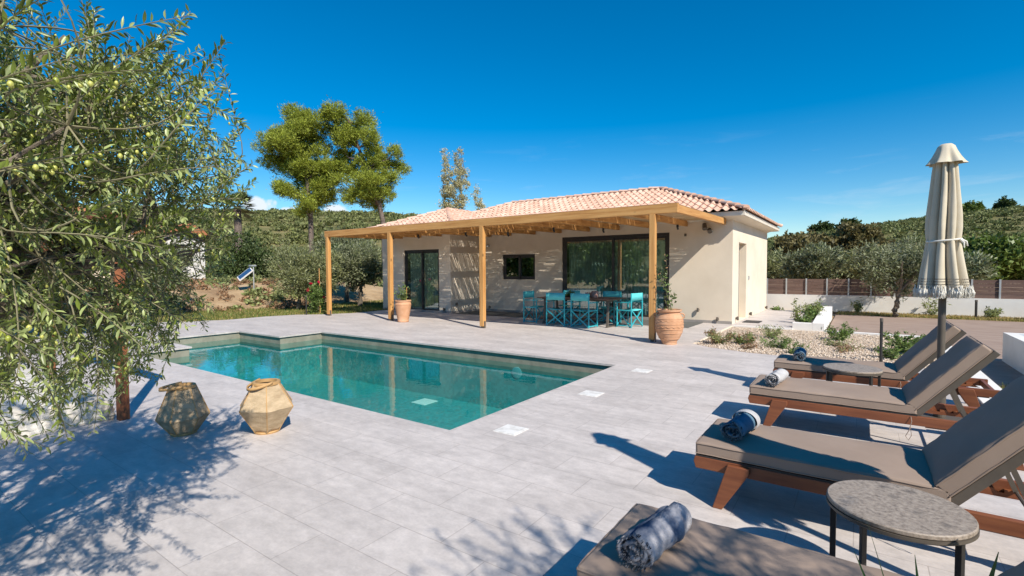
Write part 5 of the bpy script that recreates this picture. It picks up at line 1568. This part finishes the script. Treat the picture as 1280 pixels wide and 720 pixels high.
for v in bm.verts:
    n_ = .12 * math.sin(v.co.x * 31 + 1) * math.cos(v.co.y * 27) + .08 * math.sin(v.co.z * 40)
    v.co = Vector((v.co.x * 1.3, v.co.y, v.co.z * .62)) * (1 + n_)
me = bpy.data.meshes.new('boulder'); bm.to_mesh(me); bm.free(); me.shade_smooth(); me.materials.append(M['boulder'])
o = bpy.data.objects.new('boulder', me); COL.objects.link(o); o.location = (1.62, 7.7, .04); tag(o, 'dark grey boulder lying in the grass patch', 'boulder')

# ------------------------------------------------------------------ boundary wall and fence
bw = thing('boundary_wall', 'long low white rendered wall along the back of the plot', 'wall')
mb = MB(); mb.box(-14, 14, 19.78, 19.98, -.1, .52); mb.build('wall_body', M['white'], bw)
fe = thing('slat_fence', 'brown horizontal board fence on top of the white boundary wall', 'fence')
fx = [-4.56 + .604 * i for i in range(22)]
mb = MB()
for k in range(5): mb.box(-5, 8.7, 19.86, 19.885, .53 + k * .108, .53 + k * .108 + .103)
mb.build('boards', M['slat'], fe)
for x in fx:
    mb = MB(); mb.box(x - .022, x + .022, 19.82, 19.86, .52, 1.085); mb.build('post', M['grey_metal'], fe, bevel=.003)

# ------------------------------------------------------------------ trees further off
def tree_trunk(mb, base, top, r0, r1, seed, n=6, amp=.06):
    pts = wob(base, top, n, amp, seed); mb.tube(pts, [r0 + (r1 - r0) * (i / n) ** .7 for i in range(n + 1)], 9); return pts
def far_tree(name, label, loc, trunk, clumps, m, dens, L_, W_, bark='bark', group=None, seed=1, subr=.3, cat='tree', **kw):
    """trunk: list of (p0, p1, r0, r1); clumps local (c, r)"""
    t = thing(name, label, cat, loc, 0, group)
    mb = MB()
    for i, (a, b_, r0, r1) in enumerate(trunk): tree_trunk(mb, a, b_, r0, r1, seed + i, amp=.05 * (Vector(b_) - Vector(a)).length)
    mb.build('trunk', M[bark], t, smooth=True)
    crown('crown', m, clumps, dens, L_, W_, t, subr=subr, **kw)
    return t
def olive_far(label, loc, rx, rz, hgt, m, dens=260, L_=.12, W_=.028, seed=1, group='olive trees round the garden', tr=.35, low=.35):
    rr = random.Random(seed); cl_ = []
    for k in range(9):
        a = rr.uniform(0, 2 * PI); q_ = rr.uniform(.15, .75)
        cl_.append(((math.cos(a) * rx * q_, math.sin(a) * rx * q_, low + (hgt - low) * rr.uniform(.3, .78)), (rx * rr.uniform(.35, .55), rx * rr.uniform(.35, .55), rz * rr.uniform(.35, .5))))
    cl_.append(((0, 0, hgt * .58), (rx * .7, rx * .7, rz * .62)))
    tr_ = [((0, 0, -.1), (.08, .02, hgt * .32), .09 * hgt / 2.2, .06 * hgt / 2.2)]
    for k in range(4):
        a = k * 1.6 + rr.uniform(-.3, .3); tr_.append(((.08, .02, hgt * .3), (math.cos(a) * rx * .5, math.sin(a) * rx * .5, hgt * rr.uniform(.55, .75)), .05 * hgt / 2.2, .015))
    return far_tree('olive_tree', label, loc, tr_, cl_, m, dens, L_, W_, group=group, seed=seed, subr=.22, seed_sub=26, up=.35)
olive_far('small round olive tree before the white boundary wall', (.82, 18.3, 0), 1.15, 1.1, 2.25, M['olive_far'], 360, .12, .026, 5, low=.75)
olive_far('light green olive tree on the lawn left of the roses', (-16.9, 10.4, 0), 1.6, 1.4, 2.35, M['olive_warm'], 300, .12, .026, 8)
olive_far('bushy olive tree between the pergola\'s left post and the villa wall', (-16.6, 12.9, 0), 1.5, 1.5, 2.75, M['olive_far'], 300, .12, .03, 9)
olive_far('dark olive tree behind the pergola post', (-19.2, 14.2, 0), 1.5, 1.6, 2.9, M['bush_dark'], 240, .14, .04, 10)  # foliage in the dark green leaf colour
olive_far('taller grey olive tree rising behind the light green one', (-23, 16.5, .3), 1.9, 1.8, 3.6, M['olive_far'], 200, .16, .04, 11)
olive_far('olive tree glimpsed through the big olive\'s branches at the lawn edge', (-18.5, 6.2, 0), 1.4, 1.4, 2.6, M['olive_far'], 240, .13, .03, 12)
olive_far('dark olive tree at the far left behind the timber frame', (-14.5, 2.3, 0), 1.8, 1.8, 3.0, M['bush_dark'], 240, .14, .04, 14)
olive_far('olive tree behind the stone bench at the left', (-19, 3.6, 0), 1.8, 1.8, 3.0, M['olive_far'], 200, .14, .035, 15)
def bush(label, loc, r, m, dens, L_, W_, seed, group=None, name='bush', n=7, cat='bush'):
    rr = random.Random(seed); cl_ = []
    for k in range(n):
        a = rr.uniform(0, 2 * PI); q_ = rr.uniform(0, .7)
        cl_.append(((math.cos(a) * r[0] * q_, math.sin(a) * r[1] * q_, r[2] * rr.uniform(.35, .72)), (r[0] * rr.uniform(.3, .5), r[1] * rr.uniform(.3, .5), r[2] * rr.uniform(.25, .42))))
    return far_tree(name, label, loc, [((0, 0, -.1), (0, 0, r[2] * .6), .06, .02), ((0, 0, 0), (r[0] * .3, 0, r[2] * .6), .04, .015)], cl_, m, dens, L_, W_, group=group, seed=seed, subr=min(.35, r[2] * .14), seed_sub=20, cat=cat)
bush('dark round bush beyond the solar lamp', (-25.5, 12.9, .5), (1.7, 1.7, 2.7), M['bush_dark'], 240, .14, .06, 3)
rb = bush('green rose bush with red blooms at the left pergola post', (-14.75, 9.75, 0), (.42, .42, 1.0), M['shrub_leaf'], 700, .07, .035, 4, name='rose_bush')
fb = MB(); rr = random.Random(6)
for (x, y, z) in ((-.2, -.1, .98), (-.28, .0, .72), (-.12, -.25, .78), (.25, -.1, 1.05), (-.3, -.1, .82), (.3, .05, .55)):
    for k in range(26):
        d = Vector((rr.gauss(0, 1), rr.gauss(0, 1), rr.gauss(0, 1) + .4)).normalized(); c_ = Vector((x, y, z)) + d * rr.uniform(.02, .055)
        s1 = d.cross(Vector((rr.random(), rr.random(), .3))).normalized() * .03; s2 = d.cross(s1).normalized() * .03
        fb.add([c_ - s1, c_ - s2, c_ + s1, c_ + s2], [(0, 1, 2, 3)])
fb.build('flowers', M['flower'], rb, fix=False)
mb = MB(); mb.bar((.15, 0, 0), (.10, .02, 1.5), .018, .018); mb.build('support_stake', M['pine_z'], rb)
H_ = 'grey olive trees behind the board fence'
for x, y, r_2, h_, sd, lb in ((-5.2, 31, 2.3, 2.9, 1, 'grey olive tree behind the fence, next to the villa wall'), (-2.2, 30.0, 2.2, 2.9, 2, 'broad grey olive tree behind the fence, second from the villa'),
                      (1.2, 29.0, 1.9, 2.7, 3, 'pale olive tree behind the fence, above the small round olive'), (3.4, 29.5, 1.7, 2.5, 4, 'olive tree behind the fence, beside the parasol\'s left edge')):
    olive_far(lb, (x, y, 0), r_2, h_ * .5, h_, M['olive_warm'] if sd % 2 else M['olive_far'], 130, .2, .055, sd + 40, H_, low=.2)
K_ = 'brown-green oaks beyond the fence'
for x, y, r_2, h_, sd, lb in ((-7.5, 48, 3.0, 3.4, 1, 'small oak beyond the fence nearest the villa corner'), (-4.3, 48, 3.2, 4.5, 2, 'rounded brown-green oak beyond the grey olives'), (-.2, 48.5, 3.6, 4.9, 3, 'broadest brown-green oak beyond the fence'), (3.2, 49, 3.0, 3.4, 4, 'dark oak beyond the fence, left of the parasol')):
    bush(lb, (x, y, 0), (r_2, r_2, h_), M['oak_leaf'], 90, .3, .2, sd + 70, K_, 'oak_tree', 10, 'tree')
C_ = 'glossy green trees beyond the fence by the parasol'
for x, y, r_2, h_, sd, lb in ((6.2, 40, 2.6, 3.3, 1, 'glossy green tree beyond the fence, close right of the parasol'), (9.6, 41, 2.8, 3.9, 2, 'tall glossy green tree beyond the fence near the right edge'), (12.6, 40, 2.8, 3.6, 3, 'glossy green tree beyond the fence at the right picture edge'), (4.0, 37, 1.8, 2.6, 4, 'low glossy green tree beyond the fence, behind the parasol')):
    bush(lb, (x, y, 0), (r_2, r_2, h_), M['citrus_leaf'], 110, .26, .14, sd + 90, C_, 'citrus_tree', 10, 'tree')

# pines: lateral axis across the view at 42 m
def pine(label, loc, lat, tr_pts, cl_px, x0, seed):
    s = 42 / 620.0; lat = Vector(lat)
    rr = random.Random(seed); base = Vector(loc)
    def P(x, y, dep=0): return lat * ((x - x0) * s) + Vector((0, 0, (338 - y) * s + 1.4 - base.z)) + Vector((-lat.y, lat.x, 0)) * dep
    t = thing('pine_tree', label, 'tree', loc, 0, 'two tall umbrella pines on the slope')
    mb = MB(); main = [P(*q_) for q_ in tr_pts]
    pts = []
    mb.tube([Vector((main[0].x, main[0].y, -.5))] + main, [.22] + [.20 - .14 * i / len(main) for i in range(len(main))], 10)
    cl_ = []
    for (x, y, r) in cl_px:
        c_ = P(x, y, rr.uniform(-1.6, 1.6)); R_ = r * s
        for k in range(3):
            o_ = Vector((rr.gauss(0, .5), rr.gauss(0, .5), rr.gauss(0, .36))) * R_ * .95
            cl_.append((tuple(c_ + o_), (R_ * .92, R_ * .92, R_ * .60)))
        tk = min(main, key=lambda p: (p - c_).length + (2 if p.z > c_.z else 0))
        bp = wob(tk, c_, 5, .25, rr.random()); mb.tube(bp, [.11 - .08 * i / 5 for i in range(6)], 6)
    mb.build('trunk', M['pinebark'], t, smooth=True)
    crown('crown', M['pine_leaf'], cl_, 170, .20, .045, t, seed_sub=46, subr=.27, up=.5, shell=.25)
    return t
latL = Vector((.81828, .5748, 0)).normalized()
pine('left umbrella pine with wide rounded crown', (-38.2, 24.7, height(np.array(-38.2), np.array(24.7)) * 1.0), latL, [(389, 279), (388, 250), (385, 225), (382, 200), (378, 175), (374, 158)],
     [(365, 158, 22), (388, 150, 18), (350, 178, 22), (378, 178, 22), (337, 196, 14), (362, 205, 22), (395, 200, 20), (388, 230, 20), (400, 246, 18), (370, 240, 14), (380, 252, 14), (392, 258, 12), (360, 236, 12), (375, 218, 16), (384, 205, 18), (398, 228, 16), (386, 168, 14), (397, 188, 15), (402, 208, 13), (366, 186, 18)], 388, 2)
pine('right umbrella pine with lopsided taller crown', (-33.2, 28.2, height(np.array(-33.2), np.array(28.2)) * 1.0), latL, [(480, 282), (475, 255), (467, 235), (460, 210), (450, 185), (440, 155)],
     [(428, 146, 18), (445, 152, 16), (440, 175, 22), (460, 178, 16), (427, 188, 14), (452, 200, 22), (474, 200, 16), (430, 215, 14), (460, 224, 18), (486, 216, 16), (500, 206, 11), (493, 190, 9), (478, 240, 16), (457, 246, 13), (470, 254, 9), (432, 236, 9), (417, 165, 9), (416, 222, 8), (446, 236, 14), (465, 240, 14), (442, 252, 9)], 478, 3)
# poplars
def poplar(label, loc, h, r, seed, dens=62):
    rr = random.Random(seed); cl_ = []
    n_ = int(h / .9)
    for k in range(n_):
        z = h * (.18 + .8 * k / (n_ - 1)); w = r * (.95 if z < h * .7 else .95 - .75 * (z - h * .7) / (h * .3))
        cl_.append(((rr.gauss(0, .25 * r), rr.gauss(0, .25 * r), z), (w * .78, w * .78, .7)))
    return far_tree('poplar_tree', label, loc, [((0, 0, -1), (0, 0, h * .97), .22, .03)], cl_, M['poplar_leaf'], dens, .17, .13, 'pinebark', 'thin poplars behind the villa roof', seed, .35, up=.4)
hz = lambda x, y: float(height(np.array(float(x)), np.array(float(y))))
poplar('tall sparse poplar behind the roof, left of the pair', (-47.9, 52.0, hz(-47.9, 52.0)), 18.4 - hz(-47.9, 52.0), 1.25, 1)
poplar('tall poplar behind the roof, right of the pair', (-46.2, 53.4, hz(-46.2, 53.4)), 18.4 - hz(-46.2, 53.4), 1.75, 2)
poplar('short poplar behind the roof, apart from the tall pair', (-44.2, 55.2, hz(-44.2, 55.2)), 12.9 - hz(-44.2, 55.2), 1.2, 3)
# palm
pt = thing('palm_tree', 'fan palm with yellow-green fronds behind the olive branches', 'tree', (-31.0, 15.2, hz(-31, 15.2)))
ph_ = 5.3 - hz(-31, 15.2)
mb = MB(); mb.tube([(0, 0, -.5), (.05, 0, ph_ * .5), (0, 0, ph_)], [.26, .22, .2], 10); mb.build('trunk', M['pinebark'], pt, smooth=True)
mb = MB(); rr = random.Random(14)
for k in range(46):
    a = rr.uniform(0, 2 * PI); el = rr.uniform(-.7, 1.35); ln = rr.uniform(.7, 1.0)
    d = Vector((math.cos(a) * math.cos(el), math.sin(a) * math.cos(el), math.sin(el))); s_ = d.cross(Vector((0, 0, 1))).normalized(); u2 = s_.cross(d)
    c_ = Vector((0, 0, ph_)) + d * ln * .75
    mb.tube([(0, 0, ph_), c_], .015, 4, cap=False)
    for j in range(15):
        b_ = -1.25 + 2.5 * j / 14; dd = (d * math.cos(b_) + s_ * math.sin(b_)); w = d.cross(u2) * .03
        e_ = c_ + dd * .62 * (.75 + .25 * math.cos(b_)) - Vector((0, 0, .10)); w = (u2.cross(dd)).normalized() * .028
        mb.add([c_, (c_ + e_) / 2 + w, e_, (c_ + e_) / 2 - w], [(0, 1, 2, 3)])
mb.build('fronds', M['palm_leaf'], pt, fix=False)

# neighbours' houses behind the olive, and the solar lamp
nh = thing('red_roofed_house', 'neighbour house with red tile roof glimpsed through the olive leaves', 'house', (-41, 8.2, .2), math.radians(10))
mb = MB(); mb.box(-4, 4, -3.2, 3.2, -1, 4.1); mb.build('wall', M['plaster'], nh)
mb = MB(); mb.add([(-4.4, -3.6, 4.05), (4.4, -3.6, 4.05), (4.4, 3.6, 4.05), (-4.4, 3.6, 4.05), (-1.6, 0, 5.7), (1.6, 0, 5.7)], [(0, 1, 5, 4), (1, 2, 5), (2, 3, 4, 5), (3, 0, 4), (0, 3, 2, 1)]); mb.build('roof', M['redroof'], nh)
wh = thing('white_house', 'small pale house glimpsed through the olive leaves below the palm', 'house', (-37.6, 13.4, hz(-37.6, 13.4)), math.radians(20))
mb = MB(); mb.box(-2.4, 2.4, -1.2, 1.2, -1, 3.2); mb.build('wall', M['white'], wh)
mb = MB(); mb.prism([(-1.5, 3.2), (1.5, 3.2), (0, 3.9)], -2.7, 2.7, axis='x'); mb.build('roof', M['redroof'], wh)
mb = MB(); mb.box(2.395, 2.42, -.6, .3, 1.2, 2.2); mb.build('window', M['dark_metal'], wh)
sp_ = hz(-21.0, 10.9)
sl_ = thing('solar_lamp', 'tilted solar panel lamp on a thin grey pole above the dry bank', 'solar lamp', (-21.0, 10.9, sp_))
mb = MB(); mb.tube([(0, 0, -.2), (0, 0, 1.62 - sp_)], .025, 8); mb.build('pole', M['grey_metal'], sl_)
e1 = Vector((.36, .66, .64)).normalized(); nn_ = Vector((-.05, -.72, .55)); nn_ = (nn_ - e1 * nn_.dot(e1)).normalized(); e2 = nn_.cross(e1)
R = Matrix.Translation((-.1, -.3, 1.3 - sp_)) @ Matrix((e1, e2, nn_)).transposed().to_4x4()
mb = MB(); mb.box(-.33, .33, -.26, .26, -.025, .02, R); mb.build('panel_frame', M['white'], sl_)
mb = MB(); mb.box(-.29, .29, -.22, .22, .021, .026, R); mb.build('solar_panel', M['solar'], sl_)
mb = MB(); mb.box(-.2, .05, -.1, .1, 1.62 - sp_, 1.68 - sp_); mb.build('lamp_head', M['grey_metal'], sl_)

# ------------------------------------------------------------------ scrub on the hills (uncountable) and grass
def scrub(name, n, az0, az1, d0, d1, size, m, rows=None, per=46, seed=1):
    rg = np.random.default_rng(seed)
    az = np.radians(rg.uniform(az0, az1, n)); d = np.sqrt(rg.uniform(d0 ** 2, d1 ** 2, n))
    if rows: d = np.round(d / rows) * rows + rg.normal(size=n) * rows * .13
    x, y = -np.sin(az) * d, np.cos(az) * d
    z = height(x, y); s = size * rg.uniform(.5, 1.35, n)
    q_ = rg.normal(size=(n, per, 3)); q_ /= np.linalg.norm(q_, axis=-1, keepdims=True)
    q_[:, :, 2] = np.abs(q_[:, :, 2])
    C = np.stack([x, y, z], -1)[:, None] + q_ * (s[:, None, None] * rg.uniform(.6, 1.05, (n, per, 1))) * np.array([1, 1, .95])
    C = C.reshape(-1, 3); D = unit(q_.reshape(-1, 3) + rg.normal(size=(n * per, 3)) * .8); w = unit(np.cross(D, rg.normal(size=(n * per, 3))))
    Ls = np.repeat(s, per) * .52 * rg.uniform(.6, 1.2, n * per)
    v, f = leaf_arrays(C, D, w, Ls, Ls * .62)
    return tag(np_mesh(name, v, f, m), kind='stuff')
scrub('grove_vegetation', 1700, 40, 82, 40, 152, .95, M['scrub_olive'], rows=7, seed=2)
scrub('hillside_shrubbery', 500, 38, 80, 32, 148, .9, M['scrub'], seed=3)
scrub('hillside_vegetation', 3200, -24, 16, 62, 232, .92, M['scrub'], rows=8, seed=4)
scrub('far_vegetation', 1500, -24, 14, 70, 226, .9, M['scrub_olive'], rows=8, seed=5)
scrub('bank_vegetation', 170, 56, 80, 20.5, 30, .26, M['sage_leaf'], seed=21, per=60)
scrub('dry_bank_vegetation', 260, 56, 80, 20.0, 29, .2, M['dry_leaf'], seed=22, per=50)
scrub('rear_vegetation', 900, 84, 300, 26, 120, 2.0, M['scrub_olive'], seed=6, per=40)
T_ = 'single trees on the right hill crest'
for az_, d_, r2, lb in ((3.2, 192, 2.9, 'dark tree on the hill crest left of the parasol'), (-7.5, 214, 3.0, 'round bright tree on the hill crest right of the parasol'), (-9.6, 218, 2.2, 'small dark tree on the hill crest near the right edge'), (1.0, 150, 2.3, 'dark pointed tree halfway up the hill left of the parasol')):
    x_, y_ = -math.sin(math.radians(az_)) * d_, math.cos(math.radians(az_)) * d_
    far_tree('crest_tree', lb, (x_, y_, hz(x_, y_)), [((0, 0, -.5), (0, 0, 2), .3, .15)], [((0, 0, 2.2), (r2, r2, 2.2)), ((r2 * .5, 0, 1.8), (r2 * .6, r2 * .6, 1.5)), ((-r2 * .7, .3, 1.6), (r2 * .6, r2 * .6, 1.4))], M['bush_dark'] if 'dark' in lb else M['citrus_leaf'], 22, .7, .5, group=T_, subr=.6)
# tall trees behind the camera mirrored in the glass doors
bush('broad green trees standing beyond the pool\'s far left, mirrored in the glass doors', (-21, -4.5, 0), (3.2, 3.2, 5.0), M['citrus_leaf'], 70, .3, .15, 130, 'trees mirrored in the glass', 'garden_tree', 10, 'tree')
bush('tall green tree left of the patio, mirrored in the glass doors', (-15.5, -7.5, 0), (3.0, 3.0, 4.6), M['citrus_leaf'], 70, .3, .15, 131, 'trees mirrored in the glass', 'garden_tree', 10, 'tree')

def blades(name, x, y, z, h, w, m, lean=.35):
    n = len(x); a = RNG.uniform(0, 2 * PI, n)
    hh = h * RNG.uniform(.5, 1.2, n); p = np.stack([x, y, z], -1); s_ = np.stack([np.cos(a), np.sin(a), 0 * a], -1) * w / 2
    tip = p + np.stack([RNG.normal(size=n) * lean * hh, RNG.normal(size=n) * lean * hh, hh], -1)
    v = np.stack([p - s_, p + s_, tip], 1).reshape(-1, 3); f = np.arange(n * 3).reshape(-1, 3)
    return tag(np_mesh(name, v, f, m), kind='stuff')
n = 16000
def lawn_pts(n):
    y = RNG.uniform(1, 16, n); x0 = np.interp(y, [1, 5, 6, 7, 8.2, 9.1, 9.6, 10.5, 11.8, 16], [-17.8, -16.6, -15.5, -15.05, -15.15, -14.9, -14.3, -13.87, -13.95, -14.2])
    x = x0 - .02 - RNG.random(n) ** 1.4 * 4.6
    return x, y
x, y = lawn_pts(n); blades('lawn_grass', x, y, np.full(n, -.015), .085, .022, M['grass_green'])
x, y = lawn_pts(9000); blades('dry_lawn_grass', x, y, np.full(9000, -.015), .075, .02, M['grass_dry'])
n = 7000; x, y = RNG.uniform(1.37, 3.0, n), RNG.uniform(5.2, 8.17, n)
k = ~((x > 1.78) & (y > 7.85)); x, y = x[k], y[k]; n = len(x)
blades('patch_grass', x[:n // 2], y[:n // 2], np.full(n // 2, -.02), .07, .012, M['grass_green']); blades('dry_patch_grass', x[n // 2:], y[n // 2:], np.full(n - n // 2, -.02), .07, .012, M['grass_dry'])
n = 9000; x, y = RNG.uniform(-.6, 7, n), RNG.uniform(18.5, 19.75, n); blades('dry_strip_grass', x, y, np.full(n, -.018), .06, .02, M['grass_dry'])
n = 1500; x, y = RNG.uniform(-.6, 7, n), 18.55 + np.abs(RNG.normal(size=n)) * .12; blades('strip_grass', x, y, np.full(n, -.018), .06, .02, M['grass_green'])
